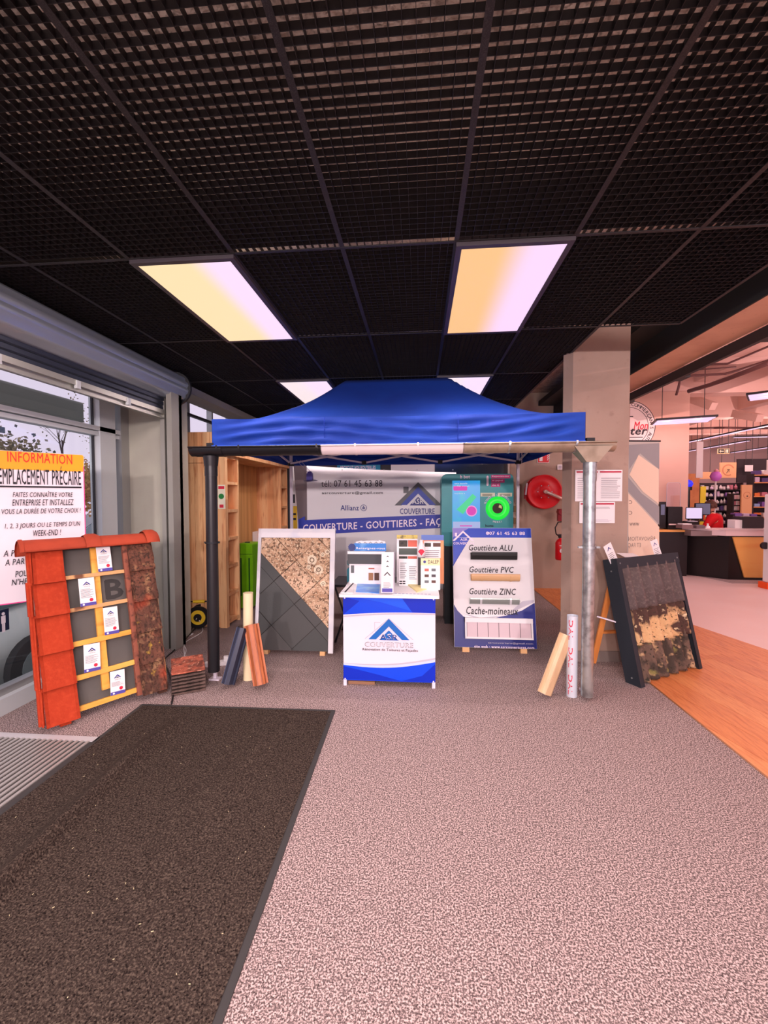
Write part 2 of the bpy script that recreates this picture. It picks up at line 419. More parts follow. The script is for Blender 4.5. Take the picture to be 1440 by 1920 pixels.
# ---- window wall
m_alu = M('alu', (168, 158, 160), .35, .6); m_alu2 = M('alu_white', (205, 200, 205), .4, .1); m_dark = M('dark_metal', (44, 42, 46), .5)
m_glass = glass_mat('glass', (.93, .97, .97, 1), .05)
wd = stE('window_1')
def wp(n, a, b, m): return MB().box(a, b).build(n, m, wd)
wp('sill', (-3.12, -3, 0), (-2.95, 4.1, .12), m_alu2)
wp('bottom_frame', (-3.08, -3, .12), (-3.0, 4.1, .17), m_alu)
wp('transom', (-3.08, -3, 2.13), (-2.99, 4.1, 2.165), m_alu2); wp('transom', (-3.08, -3, 2.175), (-2.98, 4.1, 2.215), m_alu2)
wp('top_frame', (-3.08, -3, 2.50), (-2.98, 4.6, 2.87), m_alu)
for y in (-1.4, 1.3): wp('mullion', (-3.08, y, .12), (-2.99, y+.06, 2.5), m_alu2)
wp('mullion', (-3.055, 3.70, .12), (-3.035, 3.712, 2.5), m_dark); wp('mullion', (-3.09, 3.72, .12), (-2.98, 3.92, 2.5), m_alu2)
wp('mullion', (-3.05, 3.985, .12), (-2.97, 4.1, 2.5), m_alu)
for (y0, y1) in ((-3, -1.4), (-1.34, 1.3), (1.36, 3.68), (3.92, 3.985)):
    for (z0, z1) in ((.17, 2.13), (2.215, 2.5)): wp('pane', (-3.045, y0, z0), (-3.035, y1, z1), m_glass)
w2 = stE('window_2')
MB().box((-3.08, 4.6, 0), (-2.99, 7.3, 2.30)).build('panel', m_alu2, w2)
for y in (5.2, 5.28, 5.9, 6.5): MB().box((-3.08, y, 2.3), (-3.0, y+.035, 2.84)).build('mullion', m_alu, w2)
MB().box((-3.045, 4.6, 2.3), (-3.035, 7.3, 2.84)).build('pane', m_glass, w2)
MB().box((-2.99, 4.56, 2.78), (-2.70, 7.3, 2.868)).build('bulkhead', M('bulkhead', (150, 142, 134), .7), w2)
MB().box((-2.98, 5.05, 2.60), (-2.93, 7.2, 2.63)).build('rail', m_dark, w2)
m_pil = M('grey_paint', (176, 166, 154), .7, var=[(3, (168, 156, 146), .4, .7, 'n')])
st('pillar_window', MB().box((-3.08, 4.1, 0), (-2.60, 4.55, 2.9)), m_pil)
gd = thing('shutter_guide_rail', (0, 0, 0), 'grey metal shutter guide rail standing against the window pillar', 'rail')
gd.part('channel', MB().box((-2.60, 4.05, 0), (-2.555, 4.14, 2.6)).box((-2.515, 4.02, 0), (-2.46, 4.2, 2.6)).box((-2.6, 4.15, 0), (-2.46, 4.2, 2.6)), M('rail_metal', (158, 148, 142), .45, .3))
gd.part('brush_slot', MB().box((-2.555, 4.09, .01), (-2.515, 4.15, 2.6)), m_dark)
# wall above the window behind the shutter
st('wall_left', MB().box((-3.1, -3, 2.87), (-2.98, 7.3, 3.3)), m_pil)
# roller shutter
sh = thing('roller_shutter', (0, 0, 0), 'rolled up grey metal roller shutter along the top of the windows', 'shutter')
m_steel = M('shutter_steel', (176, 178, 190), .3, .5, var=[(2, (150, 152, 164), .4, .7, 'n')], stretch=(1, .2, 1))
prof = []
for i in range(37):
    a = 2*PI*i/36; prof.append(.150+(.006 if i % 3 else -.008))
vs = []; cx, cz = -2.58, 2.70
pr = [(cx+prof[i]*math.cos(2*PI*i/36), cz+prof[i]*math.sin(2*PI*i/36)) for i in range(37)]
sh.part('roll', MB().strip(pr, -3, 4.28, smooth=True), m_steel)
sh.part('end_disc', MB().cyl((cx, 4.28, cz), (cx, 4.31, cz), .175, seg=28), m_dark)
for i in range(3):
    z = 2.555-i*.045
    sh.part('slat', MB().rbox((-2.575-.004*i, -3, z-.042), (-2.555-.004*i, 4.05, z), .006, seg=1), M('slat_dark', (66, 68, 84), .35, .5))
sh.part('bottom_bar', MB().box((-2.60, -3, 2.385), (-2.545, 4.06, 2.425)).box((-2.585, -3, 2.34), (-2.575, 4.06, 2.39)).box((-2.59, -3, 2.34), (-2.55, 4.06, 2.35)), M('bar_metal', (188, 178, 172), .3, .5))
for y in (2.35, 2.95, 3.5): sh.part('latch', MB().box((-2.56, y, 2.36), (-2.535, y+.035, 2.42)), m_alu2)
# ---- back wall, shop-side pillar, beam
m_wall = M('wall_paint', (176, 146, 132), .8, var=[(1.5, (166, 136, 122), .4, .7, 'n')], bump=(60, .1))
st('wall_back', MB().box((-3.1, 7.3, 0), (3.45, 7.45, 3.3)), m_wall)
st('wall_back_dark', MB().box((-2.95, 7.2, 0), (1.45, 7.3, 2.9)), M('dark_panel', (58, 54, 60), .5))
m_col = M('pillar_paint', (166, 134, 122), .75, var=[(2.5, (156, 124, 112), .4, .7, 'n'), (14, (150, 118, 108), .62, .8, 'n')], bump=(50, .1))
pA, pB, pC = atY(1072, 900, 4.04).x, atY(1178, 900, 4.07).x, atY(1054, 900, 4.12).x
st('pillar_shop', MB().prism([(pA, 4.04), (pB, 4.07), (pB, 4.62), (pA+.25, 4.62), (pC, 4.12)], 0, 3.3, up='z'), m_col)
st('baseboard_pillar', MB().prism([(pA-.01, 4.03), (pB+.01, 4.06), (pB+.01, 4.63), (pA+.24, 4.63), (pC-.01, 4.12)], 0, .1, up='z'), M('plinth', (128, 108, 104), .7))
st('ceiling_beam', MB().box((2.24, -3, ZC-.03), (2.60, 14, 3.6)), M('beam_paint', (222, 174, 150), .8, var=[(4, (210, 160, 138), .45, .7, 'n'), (30, (190, 146, 128), .66, .8, 'n')]))
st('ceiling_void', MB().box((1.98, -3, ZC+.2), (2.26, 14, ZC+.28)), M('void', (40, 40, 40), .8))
st('beam_side_shade', MB().box((2.225, -3, ZC-.03), (2.24, 14, 3.6)), M('void', (40, 40, 40), .8))  # dark sheet painting in the shade on the beam's left side
tr = thing('overhead_track', (0, 0, 0), 'dark sliding-door track running along the pale concrete beam', 'track')
tr.part('channel', MB().box((2.60, -1, 2.74), (2.64, 13, 2.80)).box((2.60, -1, 2.80), (2.76, 13, 2.83)), m_dark)
for i in range(9): tr.part('bracket', MB().box((2.64, 1.2+i*1.1, 2.74), (2.70, 1.35+i*1.1, 2.83)), m_dark)
for i in range(9): tr.part('cover_panel', MB().box((2.645, 1.37+i*1.1, 2.76), (2.66, 2.28+i*1.1, 2.82)), M('cover', (128, 104, 112), .4, .2))
# ================================================================ TENT
m_blue = M('tent_cloth', (10, 60, 158), .75, var=[(1.6, (8, 46, 136), .4, .75, 'n')], bump=(14, .25), tint=False)
tent = thing('folding_tent', (0, 0, 0), 'blue pop-up tent with white metal frame standing over the stand', 'tent')
TX0, TX1, TY0, TY1, TZ0, TZ1, TP = -1.716, 1.268, 3.38, 5.4, 1.965, 2.195, 2.775
RX0, RX1, RY = -.77, .30, 4.4
m = MB(); NX, NY = 60, 36
def roofz(x, y):
    dx = (RX0-x)/(RX0-TX0) if x < RX0 else ((x-RX1)/(TX1-RX1) if x > RX1 else 0)
    dy = abs(y-RY)/(TY1-RY if y > RY else RY-TY0)
    d = max(dx, dy); d = min(1, d); q = min(1, (dx**8+dy**8)**.125)
    t = 1-q
    z = TZ1+(TP-TZ1)*(t**1.75*.80+t*.2)
    z -= .028*math.sin(PI*t)*(1-abs(dx-dy))**0 * (.5+.5*math.cos(abs(dx-dy)*PI))*0
    z += .010*math.sin(x*9+y*5)*(1-t)*t*2
    return z
vs = [(TX0+(TX1-TX0)*i/NX, TY0+(TY1-TY0)*j/NY, 0) for j in range(NY+1) for i in range(NX+1)]
def mapped(i, j):
    # cluster the columns on the ridge ends so the hips are crisp
    return TX0+(TX1-TX0)*i/NX, TY0+(TY1-TY0)*j/NY
vs = [(x, y, roofz(x, y)-.012*math.sin(PI*i/NX*1)*(abs(j-NY/2) == NY/2)) for j in range(NY+1) for i in range(NX+1) for (x, y) in [mapped(i, j)]]
m.add(vs, [(j*(NX+1)+i, j*(NX+1)+i+1, (j+1)*(NX+1)+i+1, (j+1)*(NX+1)+i) for j in range(NY) for i in range(NX)], None, True)
tent.part('roof_cloth', m, m_blue)
def valance(p, q, name, n=90):
    p = Vector(p); q = Vector(q); d = q-p; nrm = Vector((d.y, -d.x, 0)).normalized(); vs = []; rows = 14
    for j in range(rows+1):
        v = j/rows
        for i in range(n+1):
            u = i/n; z = TZ1-(TZ1-TZ0)*v
            env = math.sin(PI*min(1, max(0, v*1.0)))**.8
            wv = .016*math.sin(18*v+5*math.sin(u*7)+u*6)*env + .010*math.sin(u*d.length*16+v*7)*env + .012*math.sin(u*d.length*5+1)*v
            sag = .018*math.sin(PI*(u*3 % 1))*(1-v)
            edge = min(1, u*14, (1-u)*14); pt = p+d*u+nrm*(wv*edge+.004)
            vs.append((pt.x, pt.y, z-(sag*.35)*edge))
    m = MB().add(vs, [(j*(n+1)+i+1, j*(n+1)+i, (j+1)*(n+1)+i, (j+1)*(n+1)+i+1) for j in range(rows) for i in range(n)], None, True)
    tent.part(name, m, m_blue)
valance((TX0, TY0, 0), (TX1, TY0, 0), 'front_valance'); valance((TX1, TY0, 0), (TX1, TY1, 0), 'side_valance', 60)
valance((TX1, TY1, 0), (TX0, TY1, 0), 'back_valance'); valance((TX0, TY1, 0), (TX0, TY0, 0), 'side_valance', 60)
m_seam = M('seam', (14, 50, 160), .8, tint=False)
for x in (RX0, RX1): tent.part('seam', MB().tube([(x+(x-RX0 and .0), TY0-.004, TZ0+.003), (x, TY0-.012, TZ1-.07), (x, TY0-.006, TZ1)], .0022, seg=5), m_seam)
tent.part('hem', MB().box((TX0, TY0-.018, TZ0-.002), (TX1, TY0-.010, TZ0+.012)), M('hem', (60, 104, 210), .7, tint=False))
m_post = M('post_white', (226, 206, 222), .4); m_joint = M('joint_black', (26, 24, 28), .5)
for (x, y) in ((-1.735, 3.40), (1.318, 3.42), (-1.665, 5.36), (1.215, 5.36)):
    po_ = tent.part('post', MB().box((x-.016, y-.016, .1), (x+.016, y+.016, 1.955 if y < 4 else 2.12)), m_post)
    ft_ = tent.part('foot', MB().box((x-.045, y-.03, 0), (x+.045, y+.03, .012)).box((x-.012, y-.012, .012), (x+.012, y+.012, .12)), m_post)
    sl_ = tent.part('slider', MB().box((x-.03, y-.03, 1.955), (x+.03, y+.03, 2.0)), m_joint); ft_.parent = po_; sl_.parent = po_
def truss(p, q, n, zl=1.985, zh=2.15):
    p = Vector(p); q = Vector(q)
    for i in range(n):
        a = p+(q-p)*i/n; b = p+(q-p)*(i+1)/n; off = Vector((0, .012, 0))
        tent.part('truss_bar', MB().bar((a.x, a.y, zl), (b.x, b.y, zh), .012, .022), m_post)
        tent.part('truss_bar', MB().bar((a.x, a.y+.014, zh), (b.x, b.y+.014, zl), .012, .022), m_post)
        if i: tent.part('truss_joint', MB().box((a.x-.028, a.y-.02, zl-.02), (a.x+.028, a.y+.02, zl+.025)), m_joint)
truss((-1.665, 5.33, 0), (1.215, 5.33, 0), 3)
truss((-1.69, 3.45, 0), (1.22, 3.45, 0), 3, 2.0, 2.15)
for x in (-1.68, 1.225):
    tent.part('truss_bar', MB().bar((x, 3.45, 2.0), (x, 4.4, 2.15), .012, .022), m_post); tent.part('truss_bar', MB().bar((x, 5.33, 2.0), (x, 4.4, 2.15), .012, .022), m_post)
tent.part('ridge_bar', MB().bar((RX0, RY, TP-.03), (RX1, RY, TP-.03), .02), m_post)
# ================================================================ GUTTERS ON THE TENT
m_gblk = M('gutter_black', (24, 22, 26), .35, spec=.45); m_gwhite = M('gutter_beige', (232, 204, 208), .35)
m_zinc = M('zinc', (188, 182, 184), .30, .85, var=[(18, (140, 132, 134), .45, .7, 'n'), (3, (206, 198, 198), .5, .7, 'n')], bump=(20, .1))
m_zinc2 = M('zinc_dull', (176, 152, 136), .45, .55, var=[(8, (150, 128, 112), .45, .7, 'n')])
GYc, GZ, GR = 3.275, 1.945, .068
def gprof(r=GR, n=14):
    p = [(GYc-r*math.cos(PI*i/n), GZ-r*math.sin(PI*i/n)) for i in range(n+1)]
    return [(GYc-r-.004, GZ+.006), (GYc-r-.010, GZ+.004), (GYc-r-.010, GZ-.006)]+p
def gutter(fr, x0, x1, m, m2=None, rings=(), ends=()):
    fr.part('trough', MB().strip(gprof(), x0, x1, axis='x', smooth=True, th=.0025), m)
    for x in rings: fr.part('bracket', MB().strip([(GYc-(GR+.003)*math.cos(PI*i/12), GZ-(GR+.003)*math.sin(PI*i/12)) for i in range(13)], x, x+.014, axis='x', th=.003).strip([(GYc-GR-.014, GZ+.012), (GYc-GR-.014, GZ-.01)], x, x+.014, axis='x', th=.003), m2 or m)
    for x in ends: fr.part('end_cap', MB().prism([(GYc-GR*math.cos(PI*i/12), GZ-GR*math.sin(PI*i/12)) for i in range(13)], x-.002, x+.002, up='x'), m)
g1 = thing('black_gutter', (0, 0, 0), 'black gutter with black round downpipe fixed along the tent front edge', 'gutter')
gutter(g1, -1.83, -.76, m_gblk, rings=(-1.60, -1.42, -.80), ends=(-1.83,))
g1.part('outlet', MB().strip([(GYc-(GR+.006)*math.cos(PI*i/12), GZ+.002-(GR+.006)*math.sin(PI*i/12)) for i in range(13)], -1.79, -1.56, axis='x', th=.004, smooth=True)
        .cyl((-1.678, GYc, 1.88), (-1.678, GYc, 1.80), .06, seg=20, r2=.052, caps=False), m_gblk)
g1.part('downpipe', MB().cyl((-1.678, GYc, 1.84), (-1.683, GYc, .125), .046, seg=24), m_gblk)
for z in (1.72,): g1.part('sleeve', MB().cyl((-1.678, GYc, z), (-1.678, GYc, z+.1), .0495, seg=24), m_gblk)
g1.part('pipe_clamp', MB().cyl((-1.68, GYc, 1.175), (-1.68, GYc, 1.19), .056, seg=24).box((-1.742, GYc-.01, 1.175), (-1.618, GYc+.01, 1.19)), M('clamp_black', (60, 58, 62), .2, .7))
g2 = thing('beige_gutter', (0, 0, 0), 'pale beige plastic gutter length at the middle of the tent front edge', 'gutter')
gutter(g2, -.765, .335, m_gwhite, rings=(-.50, -.02))
g3 = thing('zinc_gutter', (0, 0, 0), 'galvanised zinc gutter with round zinc downpipe at the pillar end of the tent', 'gutter')
gutter(g3, .325, 1.43, m_zinc2, m_zinc, rings=(.66, 1.14), ends=(1.43,))
g3.part('outlet', MB().add([(1.13, GYc-GR-.006, GZ-.03), (1.40, GYc-GR-.006, GZ-.03), (1.31, GYc-.05, 1.80), (1.225, GYc-.05, 1.80), (1.13, GYc+GR, GZ-.03), (1.40, GYc+GR, GZ-.03), (1.31, GYc+.04, 1.80), (1.225, GYc+.04, 1.80)],
        [(0, 3, 2, 1), (4, 5, 6, 7), (0, 4, 7, 3), (1, 2, 6, 5)]), m_zinc2)
g3.part('downpipe', MB().cyl((1.268, GYc, 1.81), (1.268, GYc, .03), .044, seg=26), m_zinc)
g3.part('sleeve', MB().cyl((1.268, GYc, 1.66), (1.268, GYc, 1.82), .0475, seg=26), m_zinc)
g3.part('pipe_clamp', MB().cyl((1.268, GYc, 1.155), (1.268, GYc, 1.175), .052, seg=24).box((1.19, GYc-.012, 1.158), (1.346, GYc+.012, 1.172)), m_zinc)
# ================================================================ LOOSE GUTTER AND PIPE SAMPLES
def ogee(w=.12, d=.06, n=10):   # moulded gutter section, open to +y
    return [(-w/2, 0), (-w/2, -.012), (-w/2+.012, -.014), (-w/2+.018, -d*.55), (-w/2+.04, -d), (w/2-.045, -d), (w/2-.02, -d*.72), (w/2-.014, -.014), (w/2, -.012), (w/2, 0)]
def halfr(w=.11, n=12): return [(-w/2*math.cos(PI*i/n), -w/2*math.sin(PI*i/n)) for i in range(n+1)]
def sample(name, a, b, facing, prof, mt, label, cat='gutter', th=.003, extra=None):
    """length of gutter from floor point a to top b; FACING turns its back"""
    a = Vector(a); b = Vector(b); d = (b-a); L = d.length; z = d.normalized(); y = Vector(facing); y = (y-z*y.dot(z)).normalized(); x = y.cross(z)
    T = Matrix(((x.x, y.x, z.x, 0), (x.y, y.y, z.y, 0), (x.z, y.z, z.z, 0), (0, 0, 0, 1)))
    t = thing(name, a, label, cat)
    t.part('trough', MB().strip(prof, 0, L, axis='z', T=T, th=th), mt)
    if extra: extra(t, T, L)
    return t
def ribs(mt, xs, d):
    def f(t, T, L):
        for x in xs: t.part('ridge', MB().box((x-.0025, -d-.003, 0), (x+.0025, -d+.004, L), T=T), mt)
    return f
m_gdark = M('gutter_slate', (42, 44, 62), .35, .2, spec=.6); m_gbrown = M('gutter_brown', (176, 92, 56), .5, var=[(20, (196, 108, 66), .4, .7, 'n')], stretch=(1, 1, .1))
m_gcream = M('gutter_cream', (214, 172, 136), .4, var=[(16, (200, 156, 120), .45, .75, 'n')], stretch=(1, 1, .15)); m_pcream = M('pipe_cream', (238, 204, 168), .35)
sample('gutter_sample', (-1.55, 3.27, .03), (-1.465, 3.385, .455), (.35, 1, .1), ogee(.115, .07), m_gdark, 'dark slate-coloured gutter offcut leaning on the cream pipe', extra=ribs(M('ridge_slate', (78, 82, 104), .35), (-.02, .012), .07))
t = thing('pipe_sample', (-1.455, 3.42, 0), 'upright cream plastic downpipe offcut between dark and brown gutter pieces', 'pipe')
t.part('pipe', MB().cyl((0, 0, .0), (.005, .01, .74), .041, seg=26, caps=False).cyl((.005, .01, .741), (.005, .01, .742), .041, seg=26, r2=.037), m_pcream)
sample('gutter_sample', (-1.285, 3.27, .03), (-1.405, 3.385, .48), (-.35, 1, .1), ogee(.12, .07), m_gbrown, 'wood-brown gutter offcut leaning on the cream pipe', extra=ribs(M('ridge_brown', (150, 74, 44), .45), (-.015, .02), .07))
m_film = M('pipe_film', (214, 208, 222), .35, .3)
t = thing('pipe_sample', (1.175, 3.33, 0), 'short upright grey pipe in printed protective film beside the zinc downpipe', 'pipe')
t.part('pipe', MB().cyl((0, 0, 0), (0, 0, .63), .040, seg=24, caps=False), m_film)
def wraptext(body, z0, z1, a0, r, m):
    vs, fs = glyphs(body, .03); mb = MB(); ax, bx = min(v[0] for v in vs), max(v[0] for v in vs); az, bz = min(v[1] for v in vs), max(v[1] for v in vs)
    out = []
    for v in vs:
        h = (v[1]-az)/(bz-az)*.032; a = a0+h/r; z = z1-(v[0]-ax)/(bx-ax)*(z1-z0)
        out.append((math.cos(a)*r, math.sin(a)*r, z))
    return mb.add(out, fs, m)
t.part('film_print', wraptext('DAL  DAL  DAL', .02, .60, R(212), .0408, RD()))
sample('gutter_sample', (.955, 3.30, .03), (1.135, 3.365, .47), (-.5, 1, .1), ogee(.135, .05), m_gcream, 'broad cream gutter offcut leaning on the film-wrapped pipe', extra=ribs(M('ridge_cream', (208, 168, 134), .45), (-.03,), .05))
# ================================================================ PROMOTION COUNTER
ct = thing('promotion_counter', (-.25, 3.38, 0), 'small blue and white printed counter with white top under the tent', 'counter')
ct.part('top', MB().rbox((-.40, -.065, .742), (.405, .43, .765), .012, seg=2, axis='z'), M('counter_top', (250, 228, 240), .4))
ct.part('front_panel', MB().box((-.375, -.004, .045), (.375, .012, .74)), white())
ct.part('side_panel', MB().box((-.375, .013, .05), (-.363, .36, .74)), white()); ct.part('side_panel', MB().box((.363, .013, .05), (.375, .36, .74)), white())
for x in (-.362, .362): ct.part('foot', MB().box((x-.013, -.012, 0), (x+.013, .03, .05)), m_post); ct.part('foot', MB().box((x-.013, .33, 0), (x+.013, .36, .05)), m_post)
ct.part('floor_batten', MB().box((-.34, .02, 0), (-.12, .05, .025)), M('batten', (150, 104, 80), .7))
Pt = Print(-.004); W = .375
m_b1, m_b2 = M('print_blue', (12, 72, 226), .35, tint=False), M('print_blue_dark', (4, 44, 190), .35, tint=False)
def curve(z0, z1, sag, n=14): return [(-W+2*W*i/n, z0+(z1-z0)*i/n+sag*math.sin(PI*i/n)) for i in range(n+1)]
def band(a, b, m):
    Pt.tri([[(a[i][0], a[i][1]), (a[i+1][0], a[i+1][1]), (b[i+1][0], b[i+1][1]), (b[i][0], b[i][1])] for i in range(len(a)-1)], m)
topc = curve(.585, .610, .012); band(topc, curve(.74, .74, 0), m_b1)
Pt.poly([(-.375, .735), (-.375, .585), (-.24, .70)], m_b2); Pt.poly([(-.30, .738), (.30, .738), (.20, .62), (-.05, .69)], M('print_blue_mid', (24, 92, 236), .35, tint=False))
Pt.poly([(.10, .738), (.375, .738), (.375, .612), (.19, .615)], m_b2)
band(curve(.565, .598, .012), curve(.578, .606, .012), LG())
botc = curve(.17, .215, -.035); band(curve(.045, .045, 0), botc, m_b1)
band(botc, curve(.185, .235, -.032), M('print_pale_blue', (196, 214, 240), .4, tint=False)); band(curve(.185, .235, -.032), curve(.188, .250, -.030), LG())
Pt.poly([(-.375, .05), (-.375, .16), (-.1, .10), (.1, .05)], m_b2); Pt.poly([(.1, .05), (.375, .05), (.375, .2), (.27, .10)], m_b2)
Pt.tri([[(-.20, .392), (0, .565), (0, .560), (-.192, .392)], [(.20, .392), (0, .565), (0, .560), (.192, .392)]], LG())
Pt.tri([[(-.118, .468), (-.118, .53), (-.114, .53), (-.114, .470)], [(-.118, .53), (-.07, .53), (-.07, .526), (-.118, .526)]], LG())
logo(Pt, 0, .385, .225, None, M('logo_blue', (28, 96, 176), .4), M('logo_blue', (28, 96, 176), .4), False)
Pt.text('ASR', -.075, .388, .15, .05, M('counter_ink_white', (250, 236, 246), .4), .03); Pt.text('ASR', -.073, .387, .146, .046, NV(), 0)
Pt.text('COUVERTURE', -.197, .328, .394, .040, GY(), .05); Pt.text('COUVERTURE', -.193, .332, .386, .032, white(), .0)
Pt.text('Rénovation de Toitures et Façades', -.215, .292, .45, .026, K(), .015)
for x in (-.36, .36):
    for z in (.06, .725): Pt.disc(x, z, .006, white(), 10)
Pt.build('front_print', ct.o)
# ================================================================ SLATE BOARD
sb = thing('slate_display_board', (-1.633, 4.005, .04), 'white-framed display board of diamond slates, mossy above and new dark below', 'display board', lean=7.5)
WB, HB = .79, 1.20
m_pink = M('board_white', (228, 214, 228), .6, var=[(6, (206, 198, 214), .5, .75, 'n')])
sb.part('backing', MB().box((0, .001, 0), (WB, .014, HB)), m_pink); sb.part('underlay', MB().box((.03, -.0008, .002), (WB-.03, .001, HB-.05)), M('underlay', (58, 50, 48), .9))
ix0, iz1 = sb.p(491, 1008)[0], sb.p(491, 1008)[1]; ix1 = sb.p(620, 1008)[0]; iz0 = .0
sb.part('frame_side', MB().box((0, -.016, 0), (ix0, 0, HB)), m_pink); sb.part('frame_side', MB().box((ix1, -.016, -.015), (WB, 0, HB)), m_pink)
sb.part('frame_top', MB().box((ix0, -.015, iz1), (ix1, 0, HB)), m_pink)
for x in (.09, .66): sb.part('foot_block', MB().box((x, -.012, -.04), (x+.05, .05, 0)), M('pale_wood', (226, 168, 118), .6))
for x in (.12, .66): sb.part('rear_strut', MB().bar((x, .02, .9), (x, .46, .06), .03), M('pale_wood', (226, 168, 118), .6))
m_new = [M('slate_new_%d' % i, c, .55, bump=(60, .1)) for i, c in enumerate([(84, 78, 78), (76, 72, 72), (70, 68, 68)])]
m_old = [M('slate_old_%d' % i, c, .9, var=[(7, (186, 140, 112), .42, .6, 'n'), (38, (118, 86, 68), .50, .60, 'n'), (70, (236, 200, 172), .54, .64, 'n')], bump=(60, .5)) for i, c in enumerate([(224, 178, 150), (206, 160, 130), (214, 170, 144)])]
m_lich = M('lichen', (238, 204, 180), .9, var=[(34, (150, 112, 92), .55, .7, 'n')]); m_lich2 = M('lichen_dark', (108, 84, 66), .9)
vx, vz = sb.p(552.5, 1132.5); S_ = .31; u = (math.cos(R(43)), math.sin(R(43))); d_ = (math.cos(R(-46)), math.sin(R(-46)))
bo = .092
for i in range(-3, 4):
    for j in range(-3, 4):
        base = (vx+u[0]*S_*i+d_[0]*S_*j, vz+u[1]*S_*i+d_[1]*S_*j); q = [base, (base[0]+u[0]*S_, base[1]+u[1]*S_), (base[0]+(u[0]+d_[0])*S_, base[1]+(u[1]+d_[1])*S_), (base[0]+d_[0]*S_, base[1]+d_[1]*S_)]
        for old in (0, 1):
            nx, nz = -d_[1], d_[0]; c = nx*vx+nz*vz+bo
            p = clip(q, nx, nz, c) if not old else clip(q, -nx, -nz, -c)
            p = clip(p, -1, 0, -ix0-.001) if p else p; p = clip(p, 1, 0, ix1-.001) if p else p
            p = clip(p, 0, 1, iz1-.001) if p else p; p = clip(p, 0, -1, -iz0) if p else p
            if len(p) < 3: continue
            cx = sum(k[0] for k in p)/len(p); cz = sum(k[1] for k in p)/len(p)
            if max(math.hypot(k[0]-cx, k[1]-cz) for k in p) < .012: continue
            pp = [(cx+(k[0]-cx)*(1-.0035/max(.02, math.hypot(k[0]-cx, k[1]-cz))), cz+(k[1]-cz)*(1-.0035/max(.02, math.hypot(k[0]-cx, k[1]-cz)))) for k in p]
            y1 = -.001; y0 = -.008-.003*((i+2*j) % 3)-(.004 if old else 0)
            sb.part('slate_tile', MB().prism(pp, y0, y1), random.choice(m_old if old else m_new))
li = Print(-.0205)
for (px, py, r) in ((586, 1050, 9), (598, 1068, 8.5), (606, 1040, 4), (580, 1063, 4), (615, 1035, 5), (607, 1094, 5)):
    x, z = sb.p(px, py); rr = r*.0052
    if x+rr > ix1: rr = ix1-x-.002
    q = [(x+rr*(1+.12*random.random())*math.cos(2*PI*k/18), z+rr*(1+.12*random.random())*math.sin(2*PI*k/18)) for k in range(18)]
    li.poly(q, m_lich); li.ring(x, z, rr*.35, rr*.55, m_lich2, 9)
o = li.build('lichen', sb.o); o['kind'] = 'stuff'
# ================================================================ GUTTER BOARD
gb = thing('gutter_display_board', (.346, 4.225, .04), 'white and blue printed display board with four gutter samples screwed on', 'display board', lean=13.1)
WG, HG = .811, 1.211
gb.part('panel', MB().box((0, 0, 0), (WG, .016, HG)), M('board_pale', (250, 222, 236), .45))
for (a, b) in ((867, 880), (976, 988)):
    x0, x1 = gb.p(a, 1222)[0], gb.p(b, 1222)[0]; gb.part('foot_block', MB().box((x0, -.01, -.045), (x1, .05, 0)), M('pale_wood', (226, 168, 118), .6))
for x in (.15, .66): gb.part('rear_strut', MB().bar((x, .02, .9), (x, .52, .10), .03), M('pale_wood', (226, 168, 118), .6))
P = Print(0)
def g(px, py): return gb.p(px, py)
def gp(*pts): return [g(*q) for q in pts]
m_gb, m_gn = M('board_blue', (26, 70, 196), .4, tint=False), M('board_navy', (8, 26, 120), .4, tint=False)
z1 = g(920, 1008)[1]
P.rect(.002, z1, WG-.002, HG-.002, m_gb)
P.poly([(.002, z1), g(881, 1009), g(848, 1061), (.002, g(848, 1061)[1])], m_gb)
P.poly([(.002, HG-.002), (.002, HG-.10), g(880, 990)], M('board_violet', (140, 130, 214), .4, tint=False))
P.poly([(.002, .002), (.002, g(850, 1133)[1]), g(858, 1145), g(869, 1156), g(884, 1160), g(900, 1165), g(900, 1214)], m_gn)
P.poly([g(895, 1214), g(895, 1165), g(950, 1154), g(978, 1145), g(1001, 1131), (WG-.002, g(1001, 1131)[1]), (WG-.002, .002)], m_gn)
P.rect(.002, .002, WG-.002, g(930, 1198)[1], m_gn)
P.tri([gp((951, 1152), (1001, 1129), (1001, 1125), (980, 1127)), gp((868, 1150), (900, 1162), (950, 1154), (900, 1158))], LG())
wh = M('print_white', (250, 236, 250), .4, tint=False)
# logo
a, b, c = g(848, 1014), g(868, 995), g(889, 1014)
P.tri([[a, b, (b[0], b[1]-.022), (a[0]+.028, a[1])], [b, c, (c[0]-.028, c[1]), (b[0], b[1]-.022)]], wh); P.rect(a[0]+.028, a[1]+.045, a[0]+.05, a[1]+.085, wh)
x0, zz = g(863, 1014); P.text('ASR', x0, zz, .075, .026, wh, .03)
x0, zz = g(850, 1021); P.text('COUVERTURE', x0, zz, .215, .024, wh, .03)
x0, zz = g(914, 1003); x1 = g(984, 1003)[0]; P.text('07 61 45 63 88', x0+.018, zz, x1-x0-.018, .034, wh, .03); P.disc(x0, zz+.017, .017, wh); P.ring(x0, zz+.017, .007, .011, m_gb, 12, 100, 350)
for s, a, b in (('Gouttière ALU', (879, 1032), (961, 1023)), ('Gouttière PVC', (880, 1073), (963, 1064)), ('Gouttière ZINC', (880, 1114), (967, 1105)), ('Cache-moineaux', (874, 1151), (971, 1140))):
    x0, za = g(*a); x1, zb = g(*b); P.text(s, x0, za-.002, x1-x0, zb-za+.008, K(), .018, .22)
x0, zz = g(915, 1207); x1 = g(999, 1207)[0]; P.text('asrcouverture@gmail.com', x0, zz, x1-x0, .020, LG(), .01)
